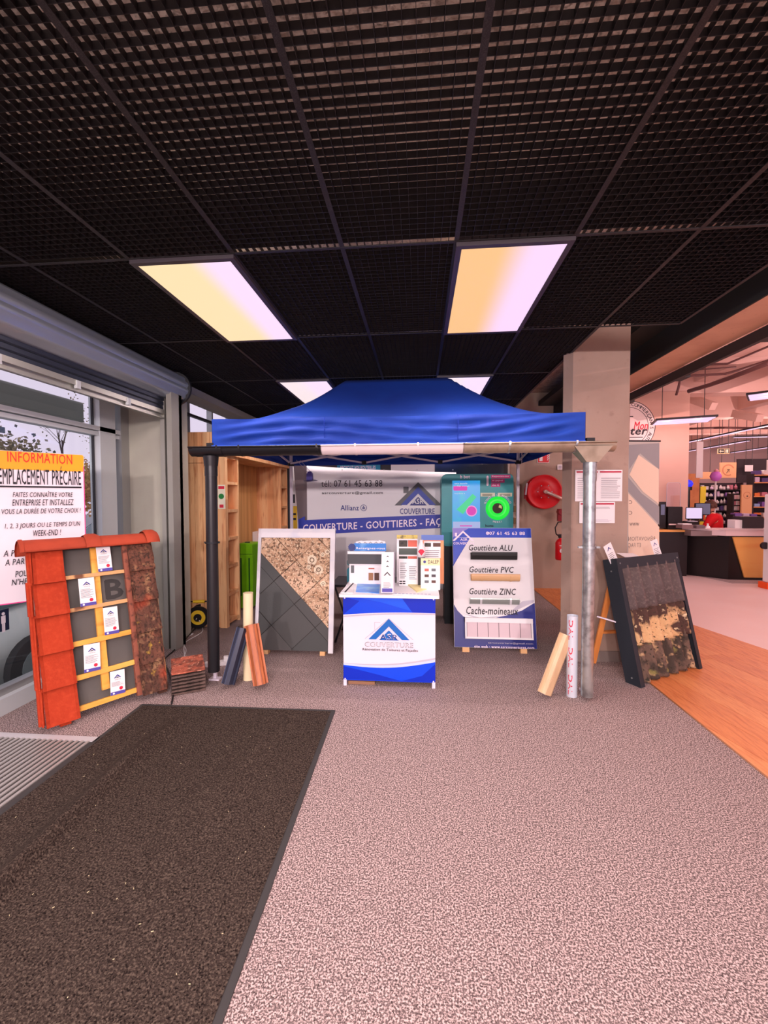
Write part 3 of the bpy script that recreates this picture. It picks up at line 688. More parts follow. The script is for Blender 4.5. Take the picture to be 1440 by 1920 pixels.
x0, zz = g(889, 1214); x1 = g(1001, 1214)[0]; P.text('site web : www.asrcouvertures.com', x0, zz, x1-x0, .026, wh, .015)
P.build('panel_print', gb.o)
def shelf(name, px0, px1, pt, pb, mt, depth=.085, round_=True, brackets=0, bm=None):
    x0, zt = g(px0, pt); x1, zb = g(px1, pb); h = zt-zb
    if round_: pr = [(-.002, zt), (-.006, zt+.004)]+[(-.006-depth/2+depth/2*math.cos(PI*i/10)-.0, zt-h*math.sin(PI*i/10)) for i in range(11)]+[(-depth-.012, zt+.003)]
    else: pr = [(-.002, zt), (-.002, zb+.005), (-.01, zb), (-depth+.015, zb), (-depth, zb+h*.5), (-depth-.006, zt-.012), (-depth-.006, zt)]
    gb.part(name, MB().strip([(q[0], q[1]) for q in pr], x0, x1, axis='x', th=.003), mt)
    for i in range(brackets):
        xx = x0+(x1-x0)*(.2+.6*i/max(1, brackets-1)); gb.part('bracket', MB().strip([(q[0]*1.04-.001, (q[1]-zt)*1.04+zt) for q in pr], xx, xx+.02, axis='x', th=.003), bm or mt)
shelf('aluminium_gutter', 882, 967, 1036, 1050, M('gutter_anthracite', (36, 36, 36), .35, .2), round_=False)
shelf('plastic_gutter', 882, 972, 1077, 1090, M('gutter_sand', (222, 170, 126), .4), brackets=2)
shelf('zinc_sample', 880, 971, 1121, 1133, M('zinc_pale', (160, 160, 158), .4, .5), brackets=2, bm=M('bracket_pale', (224, 214, 220), .35, .3), round_=False)
x0, zt = g(871, 1157); x1, zb = g(996, 1198); ztt = g(871, 1163)[1]
gb.part('soffit_box', MB().box((x0, -.066, zb), (x1, 0, zt-.02)), M('soffit_shade', (120, 100, 108), .6))
gb.part('soffit_trim', MB().box((x0-.004, -.085, zt-.045), (x1+.004, 0, zt)).box((x0-.004, -.078, zb-.004), (x1+.004, -.06, zb+.014)).box((x0-.004, -.078, zb), (x0+.012, 0, zt)).box((x1-.012, -.078, zb), (x1+.004, 0, zt)), M('trim_pale', (254, 230, 244), .4))
for i in range(6):
    xa = x0+.014+(x1-x0-.028)*i/6; gb.part('soffit_slat', MB().box((xa+.003, -.072, zb+.014), (xa+(x1-x0-.028)/6-.003, -.066, zt-.046)), M('slat_pale', (214, 182, 190), .45))
# ================================================================ ROOF TILE DISPLAY (window side)
def flyer(fr, px, py, px2, py2, y, k, name='flyer', label=None):
    """small white flyer from its top corners to its bottom corners"""
    pass
rd = thing('roof_tile_display', (-2.487, 2.52, .03), 'leaning timber rack with clean red tiles at one edge, mossy old ones opposite', 'tile display', phi=54.2, lean=13.6)
def C(x, y): return (x/3.4286, 950+y/3.4286)
def q(x, y, yy=0): return rd.p(*C(x, y), yy)
m_felt = M('felt', (88, 80, 78), .85, var=[(3, (92, 84, 82), .4, .7, 'n'), (14, (84, 78, 76), .6, .8, 'n')])
m_bat = M('batten_yellow', (228, 156, 66), .6, var=[(7, (204, 126, 48), .5, .75, 'n'), (3, (238, 172, 84), .5, .7, 'n')], stretch=(.4, 1, 3)); m_bat2 = M('batten_old', (204, 148, 100), .65, var=[(9, (110, 66, 44), .56, .68, 'n')])
m_red = M('tile_red', (172, 54, 28), .85, var=[(3, (156, 46, 24), .4, .7, 'n'), (40, (184, 64, 36), .45, .9, 'n')], bump=(90, .25), spec=.2)
m_moss = M('tile_mossy', (108, 64, 50), .95, var=[(5, (84, 52, 42), .4, .6, 'n'), (16, (146, 104, 76), .54, .7, 'n'), (50, (62, 40, 32), .5, .64, 'n'), (12, (176, 134, 54), .66, .74, 'n'), (4, (150, 62, 42), .6, .72, 'n')], bump=(34, 1.0))
WR = .83
z_top = q(500, 270)[1]
rd.part('backing', MB().box((.05, .02, .05), (WR-.04, .035, z_top+.02)), m_felt)
rd.part('side_board', MB().box((.0, .035, .0), (.022, .075, 1.16)), M('board_pale_wood', (232, 176, 140), .6)); rd.part('side_board', MB().box((WR-.03, .035, .05), (WR-.01, .075, 1.16)), m_bat2)
for (a, b, h) in (((430, 470), (802, 425), 24), ((455, 682), (822, 612), 26), ((475, 905), (845, 818), 34), ((497, 1122), (865, 1012), 34), ((520, 1318), (886, 1190), 34)):
    xa, za = q(*a, -.02); xb, zb = q(*b, -.02); xt, zt = q(a[0], a[1]-h, -.02)
    T = MB().add([(xa-.06, -.022, za), (xb+.05, -.022, zb), (xb+.05, -.022, zb+(zt-za)), (xa-.06, -.022, zt), (xa-.06, .012, za), (xb+.05, .012, zb), (xb+.05, .012, zb+(zt-za)), (xa-.06, .012, zt)],
                 [(0, 1, 2, 3), (7, 6, 5, 4), (0, 4, 5, 1), (3, 2, 6, 7), (0, 3, 7, 4), (1, 5, 6, 2)])
    rd.part('batten', T, m_bat2 if a[1] < 700 else m_bat)
xa, za = q(602, 270); xb, zb = q(688, 1225)
rd.part('upright_batten', MB().add([(xa-.024, -.004, z_top), (xa+.024, -.004, z_top), (xb+.024, -.004, .12), (xb-.024, -.004, .12), (xa-.024, .02, z_top), (xa+.024, .02, z_top), (xb+.024, .02, .12), (xb-.024, .02, .12)],
        [(3, 2, 1, 0), (4, 5, 6, 7), (0, 1, 5, 4), (2, 3, 7, 6), (1, 2, 6, 5), (3, 0, 4, 7)]), m_bat)
def tile(x0, x1, zt, zb, xs, mt, yo, thick, nx=9, nz=7, rough=0, seed=0):
    """interlocking tile: rib along one side, shallow pan, roll on the other; XS shifts the lower end"""
    rn = random.Random(seed); vs = []; W = x1-x0
    for side_ in (0, 1):
        for j in range(nz+1):
            v = j/nz; z = zt+(zb-zt)*v
            for i in range(nx+1):
                u = i/nx
                pan_ = -.012*math.exp(-((u-.0)/.07)**2) - .012*max(0, (u-.62)/.38)**1.0*(1 if u < .86 else max(0, (1-u)/.14))
                y = yo[0]+(yo[1]-yo[0])*v+pan_+(thick if side_ else 0)
                if rough and not side_: y -= rough*rn.random()
                e = rough*.5*(rn.random()-.5) if rough and (i in (0, nx) or j in (0, nz)) else 0
                vs.append((x0+W*u+xs*v+e, y, z+e))
    n = (nx+1)*(nz+1); f = []
    for j in range(nz):
        for i in range(nx):
            a = j*(nx+1)+i; f.append((a, a+nx+1, a+nx+2, a+1)); f.append((n+a, n+a+1, n+a+nx+2, n+a+nx+1))
    for i in range(nx): f.append((i, i+1, n+i+1, n+i)); k = nz*(nx+1)+i; f.append((k+1, k, n+k, n+k+1))
    for j in range(nz): k = j*(nx+1); f.append((k+nx+1, k, n+k, n+k+nx+1)); k = k+nx; f.append((k, k+nx+1, n+k+nx+1, n+k))
    return MB().add(vs, f, mt)
Lc = [((168, 265), (402, 262)), ((172, 505), (425, 480)), ((196, 725), (447, 685)), ((215, 960), (468, 925)), ((240, 1190), (492, 1145)), ((262, 1430), (522, 1365))]
for i in range(5):
    (a, b), (c, d) = Lc[i], Lc[i+1]; yy = -.05
    xa, za = q(a[0], a[1], yy); xb, zb = q(b[0], b[1], yy); xc, zc = q(c[0], c[1], yy); xd, zd = q(d[0], d[1], yy)
    rd.part('tile', tile(xa+.03, xb+.004, (za+zb)/2+.06, (zc+zd)/2, (xc-xa)*.6, m_red, (-.022, -.060), .016, seed=i))
    rd.part('tile_flange', MB().box((xa-.002, -.036, (zc+zd)/2+.02), (xa+.03, -.006, (za+zb)/2+.02)).box((xa+.012, -.046, (zc+zd)/2+.012), (xa+.022, -.03, (za+zb)/2+.0)), m_red)
Rc = [((806, 240), (975, 215)), ((826, 415), (996, 402)), ((850, 612), (1018, 595)), ((872, 815), (1040, 787)), ((888, 1015), (1060, 985)), ((905, 1215), (1082, 1172))]
for i in range(5):
    (a, b), (c, d) = Rc[i], Rc[i+1]; yy = -.05
    xa, za = q(a[0], a[1], yy); xb, zb = q(b[0], b[1], yy); xc, zc = q(c[0], c[1], yy); xd, zd = q(d[0], d[1], yy)
    rd.part('tile', tile(xa+.012, xb, (za+zb)/2+.05, (zc+zd)/2, (xc-xa)*.5, m_moss, (-.022, -.058), .016, 14, 10, .009, seed=20+i))
    rd.part('tile_flange', MB().box((xa-.02, -.034, (zc+zd)/2+.01), (xa+.014, -.004, (za+zb)/2+.01)), M('flange_old', (142, 78, 62), .9, var=[(22, (90, 50, 40), .5, .65, 'n')]))
# ridge
def ridge(x0, x1, r0, r1, mt, zc):
    return MB().strip([(.02+r0*math.cos(PI*i/16)*1.05, zc+r0*math.sin(PI*i/16)) for i in range(17)][::-1], x0, x1, axis='x', smooth=True, th=-.014)
zr = q(560, 262, -.09)[1]
xl = q(140, 240, -.09)[0]; xm = q(600, 210, -.09)[0]; xr = q(1024, 190, -.09)[0]
m_ridge = M('ridge_red', (174, 62, 36), .8, var=[(5, (156, 54, 32), .4, .7, 'n')], bump=(80, .2))
rd.part('ridge_tile', ridge(xl, xm+.01, .098, .098, m_ridge, zr), m_ridge); rd.part('ridge_tile', ridge(xm-.01, xr-.08, .098, .098, m_ridge, zr), m_ridge)
def collar(x0, x1, r): return MB().lathe([(r*.93, x0), (r, x0+.02), (r*1.0, (x0+x1)/2), (r, x1-.02), (r*.93, x1)], (0, .02, zr), axis='x', seg=28)
for (a, b, r) in ((xm-.045, xm+.055, .118), (xr-.10, xr, .125), (xl-.012, xl+.02, .104)):
    mb = MB(); n = 16; ks = [a, a+(b-a)*.25, a+(b-a)*.75, b]; rs = [r*.9, r, r, r*.88]
    vs = [(ks[k], .02+rs[k]*1.05*math.cos(PI*i/n), zr+rs[k]*math.sin(PI*i/n)) for k in range(4) for i in range(n+1)]
    mb.add(vs, [(k*(n+1)+i, k*(n+1)+i+1, (k+1)*(n+1)+i+1, (k+1)*(n+1)+i) for k in range(3) for i in range(n)], None, True)
    rd.part('ridge_collar', mb, m_ridge)
m_fly = M('flyer_paper', (244, 226, 244), .5)
fl_lab = ['top row of the rack', 'second row beside the stencilled letter', 'third row', 'fourth row', 'bottom row']
FL = [((618, 255), (706, 247), (724, 408), (630, 420)), ((500, 465), (603, 452), (622, 628), (520, 643)), ((660, 652), (750, 640), (770, 810), (675, 826)), ((530, 890), (634, 876), (656, 1048), (548, 1065)), ((704, 1062), (796, 1046), (812, 1196), (714, 1212))]
for i, c in enumerate(FL):
    cs = [q(*p, -.028) for p in c]; ox = sum(p[0] for p in cs)/4; oz = sum(p[1] for p in cs)/4
    wv = (cs[1][0]-cs[0][0]+cs[2][0]-cs[3][0])/2; hv = (cs[0][1]-cs[3][1]+cs[1][1]-cs[2][1])/2
    tl = math.atan2(cs[1][1]-cs[0][1], cs[1][0]-cs[0][0])*.5
    T = Matrix.Translation((ox, -.026, oz)) @ Matrix.Rotation(-tl, 4, 'Y')
    e = bpy.data.objects.new('flyer', None); col.objects.link(e); e.matrix_world = rd.M @ T
    tag(e, 'white roofing flyer with chevron logo stuck on the ' + fl_lab[i], 'flyer', 'flyers on the tile rack')
    MB().box((-wv/2, -.0012, -hv/2), (wv/2, .0008, hv/2)).build('sheet', m_fly, e)
    Q = Print(-.0012, .0004); Q.rect(-wv/2, -hv/2, wv/2, -hv/2+.022, VI()); Q.disc(-wv/2+.02, -hv/2+.011, .007, m_fly, 10)
    logo(Q, 0, hv/2-.052, wv*.34, None, NV(), GY(), False)
    Q.text('COUVERTURE', -wv*.2, hv/2-.066, wv*.4, .007, GY()); Q.lines(-wv*.42, -hv/2+.06, wv*.42, hv/2-.075, 8, GY(), .3, .4); Q.disc(.02, -hv/2+.04, .012, RD(), 14)
    Q.build('flyer_print', e)
Q = Print(-.004+.024)
xb, zb = q(686, 600); Q.text('B', xb, zb, .125, .155, M('stencil', (50, 46, 46), .8), .06); Q.build('stencil_letter', rd.o)
rd.part('foot', MB().box((.10, -.02, -.03), (.16, .05, .01)), m_red); rd.part('foot', MB().box((WR-.10, -.02, -.03), (WR-.04, .05, .01)), m_moss)
rd.part('rear_strut', MB().bar((.2, .04, .95), (.2, .33, .03), .03), m_bat2); rd.part('rear_strut', MB().bar((.65, .04, .95), (.65, .33, .03), .03), m_bat2)
# ================================================================ STACK OF SMALL OLD TILES
m_stk = M('old_small_tile', (190, 96, 74), .95, var=[(16, (120, 62, 50), .45, .62, 'n'), (40, (222, 150, 126), .58, .7, 'n')], bump=(50, 1.0)); m_stk2 = M('old_small_edge', (100, 76, 70), .95, var=[(30, (66, 52, 48), .45, .62, 'n')], bump=(50, .8))
pc = fl(352, 1287); t0 = None
for i in range(7):
    n = 8; vs = []; rn = random.Random(i)
    for s_ in (0, 1):
        for j in range(n+1):
            for k in range(n+1):
                u, v = k/n, j/n; edge = max(abs(u-.5), abs(v-.5))*2
                z = .010*edge**6+(.013 if not s_ else 0)+(rn.random()-.5)*.004
                vs.append(((u-.5)*.245+(rn.random()-.5)*.004, (v-.5)*.31, z))
    N = (n+1)**2; f = []
    for j in range(n):
        for k in range(n):
            a = j*(n+1)+k; f.append((a, a+1, a+n+2, a+n+1)); f.append((N+a, N+a+n+1, N+a+n+2, N+a+1))
    for k in range(n):
        f.append((k+1, k, N+k, N+k+1)); a = n*(n+1)+k; f.append((a, a+1, N+a+1, N+a)); a = k*(n+1); f.append((a, a+n+1, N+a+n+1, N+a)); a = a+n; f.append((a+n+1, a, N+a, N+a+n+1))
    o = MB().add(vs, f).build('old_roof_tile', m_stk if i == 6 else m_stk2, None, (pc.x-.004*i, pc.y+.012+.006*i, .002+.0245*i)); o.rotation_euler = (R(3), 0, R(30+rn.random()*2))
    tag(o, 'mossy reddish clay tile lying on top of the small floor stack' if i == 6 else 'dark-edged clay tile inside the small stack on the floor', 'roof tile', 'stacked old roof tiles')
# ================================================================ CORRUGATED ROOF DISPLAY (shop side)
rr = thing('corrugated_roof_display', (1.78, 3.508, 0), 'leaning dark metal-framed rack of corrugated roof sheets, clean above and lichen-covered below', 'roof display', phi=31.2, lean=12.9)
WC, HC = .88, 1.043
m_an = M('anthracite', (38, 42, 50), .42, .2, spec=.5); m_an2 = M('anthracite_face', (70, 62, 68), .45, .2)
rr.part('frame_side', MB().box((-.002, -.002, -.0), (.05, .004, HC)).box((-.006, -.004, 0), (-.001, .125, HC)).box((.045, -.002, 0), (.05, .03, HC)), m_an)
rr.part('frame_side', MB().box((WC-.05, -.002, .0), (WC, .004, HC)).box((WC-.004, -.002, 0), (WC, .1, HC)).box((WC-.05, -.002, 0), (WC-.045, .03, HC)), m_an)
rr.part('frame_top', MB().box((-.004, -.006, HC-.085), (WC+.002, .0, HC)).box((-.004, -.006, HC), (WC+.002, .12, HC+.004)), m_an)
for (x, z) in ((.03, HC-.04), (WC-.03, HC-.045)): rr.part('screw', MB().cyl((x, -.009, z), (x, -.005, z), .008, seg=10), m_zinc)
for z in (.07, HC-.1): rr.part('screw', MB().cyl((-.01, .06, z), (-.005, .06, z), .007, seg=10), m_zinc)
rr.part('backing', MB().box((.01, .07, .05), (WC-.01, .085, HC-.02)), M('ply', (180, 130, 92), .7))
m_cl = M('sheet_clean', (96, 78, 78), .85, var=[(4, (80, 62, 62), .4, .7, 'n'), (50, (112, 92, 88), .5, .7, 'n')], bump=(120, .3))
m_li = M('sheet_lichen', (206, 158, 116), .95, var=[(4.5, (78, 52, 46), .47, .53, 'n'), (18, (222, 188, 152), .60, .68, 'n'), (40, (60, 44, 36), .58, .66, 'n')], bump=(45, 1.0))
m_dk = M('sheet_mossy', (104, 78, 68), .95, var=[(7, (66, 52, 46), .45, .55, 'n'), (11, (176, 136, 104), .58, .66, 'n'), (40, (52, 44, 36), .56, .66, 'n'), (8, (128, 112, 66), .64, .72, 'n')], bump=(45, 1.0))
def corr(x0, x1, z0, z1, y, mt, name, rough=0, nw=5.5, seed=1, dz=0):
    rn = random.Random(seed); n = 88; rows = 14; vs = []
    for s_ in (0, 1):
        for j in range(rows+1):
            v = j/rows
            for i in range(n+1):
                u = i/n; yy = y-.031*math.cos(2*PI*nw*u+PI)*1.0 - .012*(1-v)
                if rough: yy -= rough*rn.random()*(1-s_); 
                zz = z0+(z1-z0)*v
                if j == 0: zz += rough*1.5*(rn.random()-.5)
                vs.append((x0+(x1-x0)*u, yy+(.007 if s_ else 0), zz+dz*u))
    N = (n+1)*(rows+1); f = []
    for j in range(rows):
        for i in range(n):
            a = j*(n+1)+i; f.append((a, a+1, a+n+2, a+n+1)); f.append((N+a, N+a+n+1, N+a+n+2, N+a+1))
    for i in range(n): f.append((i, N+i, N+i+1, i+1))
    return rr.part(name, MB().add(vs, f, mt, True), mt)
za = rr.p(1178, 1143)[1]; zb = rr.p(1194, 1208)[1]
zm1 = rr.p(1230, 1132)[1]; zm2 = rr.p(1250, 1196)[1]
corr(.055, WC-.07, zm1-.015, HC-.06, .022, m_cl, 'corrugated_sheet'); corr(.06, WC-.065, zm2-.01, zm1+.03, .038, m_li, 'corrugated_sheet', .008, seed=2); corr(.07, WC-.085, .02, zm2+.03, .052, m_dk, 'corrugated_sheet', .009, seed=3)
m_or = M('easel_wood', (226, 138, 72), .55, var=[(8, (206, 116, 56), .45, .7, 'n')], stretch=(1, 1, .2))
A = atY(1139, 1088, 4.0); B = fl(1112, 1243); b2 = fl(1175, 1200, .28)
ez = thing('wooden_easel', (B.x, B.y, 0), 'orange wooden easel legs propping the corrugated roof display from behind', 'easel')
off = Vector((B.x, B.y, 0))
ez.part('leg', MB().bar(Vector((0, 0, 0)), Vector((1.665, 3.80, .80))-off, .045, .022), m_or); 
ez.part('leg', MB().bar(Vector((.60, .05, 0)), Vector((2.18, 4.16, .78))-off, .045, .022), m_or)
ez.part('brace', MB().bar(Vector((.045, -.03, .30)), Vector((.58, .01, .32)), .04, .02), m_or)
ez.part('hinge_stay', MB().bar(Vector((1.545, 3.79, .50))-off, Vector((1.72, 3.66, .47))-off, .016, .010), m_post)
for i, (cx_, cz_, tx, lb) in enumerate(((.015, HC+.05, -.33, 'beside the pillar'), (WC-.22, HC+.055, -.18, 'beside the roll-up banner'))):
    T = rr.M @ Matrix.Translation((cx_, .05, cz_)) @ Matrix.Rotation(tx, 4, 'Y')
    e = bpy.data.objects.new('flyer', None); col.objects.link(e); e.matrix_world = T
    tag(e, 'small white flyer standing on the dark roof rack, ' + lb, 'flyer', 'flyers on the dark roof rack')
    MB().box((-.055, -.001, -.075), (.055, .001, .085)).build('sheet', m_fly, e)
    Q = Print(-.001, .0004); logo(Q, 0, .03, .04, None, NV(), None, False); Q.lines(-.04, -.06, .04, .015, 5, GY(), .3, .3); Q.build('flyer_print', e)
e = bpy.data.objects.new('flyer', None); col.objects.link(e); e.matrix_world = rr.M @ Matrix.Translation((.26, .05, HC+.018)) @ Matrix.Rotation(R(-62), 4, 'X') @ Matrix.Rotation(.2, 4, 'Y')
tag(e, 'white flyer lying flat on top of the dark roof rack', 'flyer', 'flyers on the dark roof rack'); MB().box((-.09, -.001, -.04), (.09, .001, .055)).build('sheet', m_fly, e)
# ================================================================ INFORMATION POSTER
po = thing('information_poster', (-2.63-.53*.656, 3.1-.53*.755, .0), 'white information poster with orange header and pink edge standing at the window', 'poster', phi=49)
TRx, TRz = po.p(157, 853); BRx, BRz = po.p(163, 1113); PW = .545; x1 = TRx; x0 = x1-PW
m_pp = M('poster_paper', (236, 210, 240), .45)
zt, zb = TRz, po.p(160, 1114)[1]
po.part('panel', MB().rbox((x0, 0, zb), (x1, .008, zt), .014, seg=3), m_pp)
po.part('post', MB().cyl((x1-.16, .02, 0), (x1-.16, .02, zb+.3), .012), m_dark); po.part('base', MB().cyl((x1-.16, .02, 0), (x1-.16, .02, .015), .12, seg=24), m_dark)
Q = Print(0); Q.poly(rrect(x0+.002, po.p(100, 883)[1], x1-.002, zt-.002, .012), M('poster_orange', (252, 168, 26), .45, tint=False))
mpk = M('poster_pink', (224, 70, 140), .45)
Q.rect(x1-.006, zb, x1, zt-.09, mpk); Q.rect(x0, zb, x1, zb+.008, mpk); Q.rect(x0, zb, x0+.005, zt-.09, mpk)
def pt(s, a, b, m, bold=.02, shear=.0, hpx=11):
    (u0, v0), (u1, v1) = po.p(*a), po.p(*b); v0 = po.p(b[0], b[1]+hpx)[1]; u0 = max(u0, x0+.01); Q.text(s, u0, v0, u1-u0, v1-v0, m, bold, shear)
RO = M('poster_red', (228, 52, 30), .5, tint=False)
pt('INFORMATION', (14, 869), (135, 853), RO, .012, 0, 18)
pt('EMPLACEMENT PRÉCAIRE', (-2, 912), (151, 876), K(), .012, 0, 34)
Q.rect(x0+.01, po.p(80, 914)[1]-.002, x1-.02, po.p(80, 912)[1]+.002, K())
pt('FAITES CONNAÎTRE VOTRE', (24, 933), (136, 921), K(), .006, .2); pt('ENTREPRISE ET INSTALLEZ', (23, 948), (138, 936), K(), .006, .2); pt('VOUS LA DURÉE DE VOTRE CHOIX !', (3, 964), (151, 950), K(), .006, .2)
pt('1, 2, 3 JOURS OU LE TEMPS D\'UN', (9, 993), (150, 977), K(), .006, .2); pt('WEEK-END !', (62, 1004), (114, 992), K(), .006, .2)
pt('A PARTIR DE 50', (6, 1037), (100, 1026), K(), .006, .2); pt('A PARTIR DE 90', (9, 1052), (100, 1042), K(), .006, .2)
pt('POUR RESERVER', (28, 1073), (110, 1063), K(), .006, .2); pt('N\'HESITEZ PAS', (21, 1087), (110, 1077), K(), .006, .2)
Q.build('poster_print', po.o)
ps = thing('restroom_sign', (0, 0, 0), 'small dark blue pictogram sign with white figure on the window glass', 'sign')
a = atX(-14, 1190, -3.03); b = atX(17, 1140, -3.03)
MB().box((-3.034, min(a.y, b.y)-.02, a.z), (-3.030, atX(17, 1160, -3.03).y, b.z)).build('panel', M('sign_navy', (26, 34, 62), .4), ps.o)
yc = atX(6, 1160, -3.03).y; mb = MB(); mb.cyl((-3.028, yc, b.z-.03), (-3.0285, yc, b.z-.03), .012, seg=12)
mb.box((-3.029, yc-.016, b.z-.10), (-3.028, yc+.016, b.z-.045)); mb.box((-3.029, yc-.011, b.z-.165), (-3.028, yc-.001, b.z-.10)); mb.box((-3.029, yc+.001, b.z-.165), (-3.028, yc+.011, b.z-.10)); mb.build('figure_mark', white(), ps.o)
# ================================================================ FLOOR MAT AND ENTRANCE GRATE
m_mat = M('mat_pile', (58, 46, 42), 1, var=[(120, (92, 76, 68), .47, .62, 'n'), (150, (28, 20, 20), .52, .66, 'n')], bump=(150, .6), spec=.05)
mt_ = thing('floor_mat', (-2.07, 2.93, 0), 'long dark brown entrance carpet mat with rubber edge lying on the speckled floor', 'mat', phi=1.0)
MWd, ML, nx, ny = 1.462, 3.0, 120, 130
vs = []
def hz(x, y):   # creases: local x across, y along (negative towards the viewer)
    c1 = .43+.015*math.sin(y*2.0); a = max(0, min(1, (-y-.15)/.5))*max(0, 1-max(0, -y-2.6))
    h = .078*math.exp(-((x-c1)/(.024 if x > c1 else .085))**2)*a
    c2 = 1.05+.08*math.sin(y*2.2+1)-.08*y*.2; b = math.exp(-((y+.75)/.5)**2)
    h += .018*math.exp(-((x-c2)/.09)**2)*b
    return .009+h
for j in range(ny+1):
    for i in range(nx+1):
        x = .028+(MWd-.056)*i/nx; y = -.028-(ML-.05)*j/ny; vs.append((x, y, hz(x, y)))
mt_.part('pile', MB().add(vs, [(j*(nx+1)+i, (j+1)*(nx+1)+i, (j+1)*(nx+1)+i+1, j*(nx+1)+i+1) for j in range(ny) for i in range(nx)], None, True), m_mat)
mt_.part('rubber_edge', MB().prism([(0, 0), (0, -ML), (.03, -ML), (.03, -.03), (MWd-.03, -.03), (MWd-.03, -ML), (MWd, -ML), (MWd, 0)][::-1], 0, .006, up='z'), M('rubber', (54, 50, 50), .7))
mb = MB(); rn = random.Random(5)
for i in range(46):
    x, y = .1+rn.random()*1.25, -.3-rn.random()*1.5; a = rn.random()*6.3; l = .003+.006*rn.random(); z = hz(x, y)+.0015
    mb.bar((x, y, z), (x+l*math.cos(a), y+l*math.sin(a), z+.001), .0016)
o = mt_.part('lint', mb, M('lint', (206, 186, 150), .9)); o['kind'] = 'stuff'
gr = thing('entrance_grate', (-2.95, 2.45, 0), 'ribbed aluminium entrance grate set in the floor by the window', 'grate')
m_sl = M('grate_slat', (176, 164, 162), .45, .4); 
gr.part('tray', MB().box((-.02, -2.4, 0), (.9, 0, .002)), M('grate_gap', (60, 54, 54), .8))
s0 = None
for i in range(24):
    if s0 is None: s0 = MB().box((0, -2.4, .002), (.017, -.005, .008)).build('slat', m_sl, gr.o); o = s0
    else: o = s0.copy(); col.objects.link(o)
    o.location = (.0+.037*i, 0, 0)
gr.part('border', MB().box((-.05, -.005, 0), (.9, .045, .006)), M('grate_border', (196, 184, 188), .5, .2))
# ================================================================ COUNTER-TOP ITEMS
ZT = .7652
def onct(px, py): v = fl(px, py, ZT); return v
def upright(name, px0, px1, pyt, pyb, depth, label, cat, mt, group=None, lean=8, Y=None, th=.006, stand=True):
    """card or box standing on the counter: pixel box of its face; its foot stands on the counter top"""
    b = onct(px0, pyb) if Y is None else atY(px0, pyb, Y)
    t = thing(name, (b.x, b.y, ZT), label, cat, lean=lean, group=group)
    x0, z0 = t.p(px0, pyb); x1, z1 = t.p(px1, pyt)
    t.w, t.h = x1, z1; t.part('card' if depth < .02 else 'box', MB().box((0, 0, .0), (x1, depth, z1)), mt)
    if depth < .02 and stand: t.part('rear_support', MB().bar((x1/2, depth, z1*.7), (x1/2, depth+z1*.3, .004), .02, .004), m_dark)
    return t
m_paper = M('paper', (248, 226, 240), .5); m_grey_card = M('grey_card', (72, 70, 74), .6)
# colour swatch stand
t = upright('colour_chart_stand', 655, 719, 1037, 1095, .09, 'white brochure stand with dark band, brown swatches and blue header on the counter', 'brochure stand', m_paper, lean=2)
m_swatch = [M('swatch_%d' % i, c, .5) for i, c in enumerate([(150, 98, 66), (80, 44, 32), (92, 92, 96), (176, 84, 70), (60, 50, 56)])]
P = Print(0); W_, H_ = t.w, t.h
def tp(t, px, py): return t.p(px, py)
a, b = t.p(652, 1056), t.p(719, 1039); P.rect(a[0], a[1], b[0], b[1], m_grey_card)
for (u, v, k) in ((691, 1088, 0), (702, 1088, 1)): a, b = t.p(u, v), t.p(u+9, v-14); P.rect(a[0], a[1], b[0], b[1], m_swatch[k])
a, b = t.p(691, 1067), t.p(702, 1065); P.rect(a[0], a[1], b[0], b[1], m_swatch[3]); a, b = t.p(658, 1074), t.p(664, 1060); P.rect(a[0], a[1], b[0], b[1], m_swatch[2])
P.build('card_print', t.o)
a, b = t.p(652, 1057), t.p(719, 1039); t.part('dark_flap', MB().box((a[0], -.012, a[1]), (b[0], -.002, b[1])), m_grey_card)
a, b = t.p(652, 1038), t.p(722, 1034); t.part('lid', MB().box((a[0], -.01, a[1]-.004), (b[0], .095, b[1])), m_paper)
a, b = t.p(664, 1033), t.p(724, 1019); t.part('header_card', MB().box((a[0], -.004, a[1]), (b[0], .0, b[1])), M('header_blue', (40, 116, 196), .4, var=[(5, (150, 190, 226), .45, .75, 'n')]))
Q = Print(-.004); u0, v0 = t.p(668, 1031); u1, v1 = t.p(722, 1026); Q.text('Renseignez-vous', u0, v0, u1-u0, v1-v0, m_paper, .02); Q.build('header_text', t.o)
c = t.p(660, 1026); pts = [(c[0]+(.038 if i % 2 else .029)*math.cos(PI*i/14), c[1]+(.038 if i % 2 else .029)*math.sin(PI*i/14)) for i in range(28)]
t.part('gear_badge', MB().prism(pts, -.008, -.004), M('badge_navy', (46, 56, 110), .5))
for i in range(5):
    a = t.p(672+9*i, 1030); T = Matrix.Translation((a[0]+.02, .02+.006*i, a[1])) @ Matrix.Rotation(-.25+.12*i, 4, 'Y')
    t.part('leaflet', MB().box((-.03, 0, -.01), (.03, .002, .075), T=T), m_fly)
    mb = MB(); mb.add([T @ Vector(v) for v in ((-.018, -.001, .05), (0, -.001, .066), (.018, -.001, .05), (.013, -.001, .05), (0, -.001, .061), (-.013, -.001, .05))], [(0, 5, 4, 1), (1, 4, 3, 2)]); t.part('leaflet_logo', mb, K())
t = upright('red_leaflet', 665, 687, 1052, 1094, .004, 'upright leaflet with red top and orange squares before the brochure stand', 'leaflet', m_paper, lean=10, stand=False)
P = Print(0); mr_ = M('leaflet_red', (236, 72, 60), .5); mo_ = M('leaflet_orange', (246, 158, 96), .5); P.rect(0, t.h*.62, t.w, t.h, mr_)
P.poly([(0, t.h*.62), (t.w*.5, t.h*.45), (t.w, t.h*.62)], mr_)
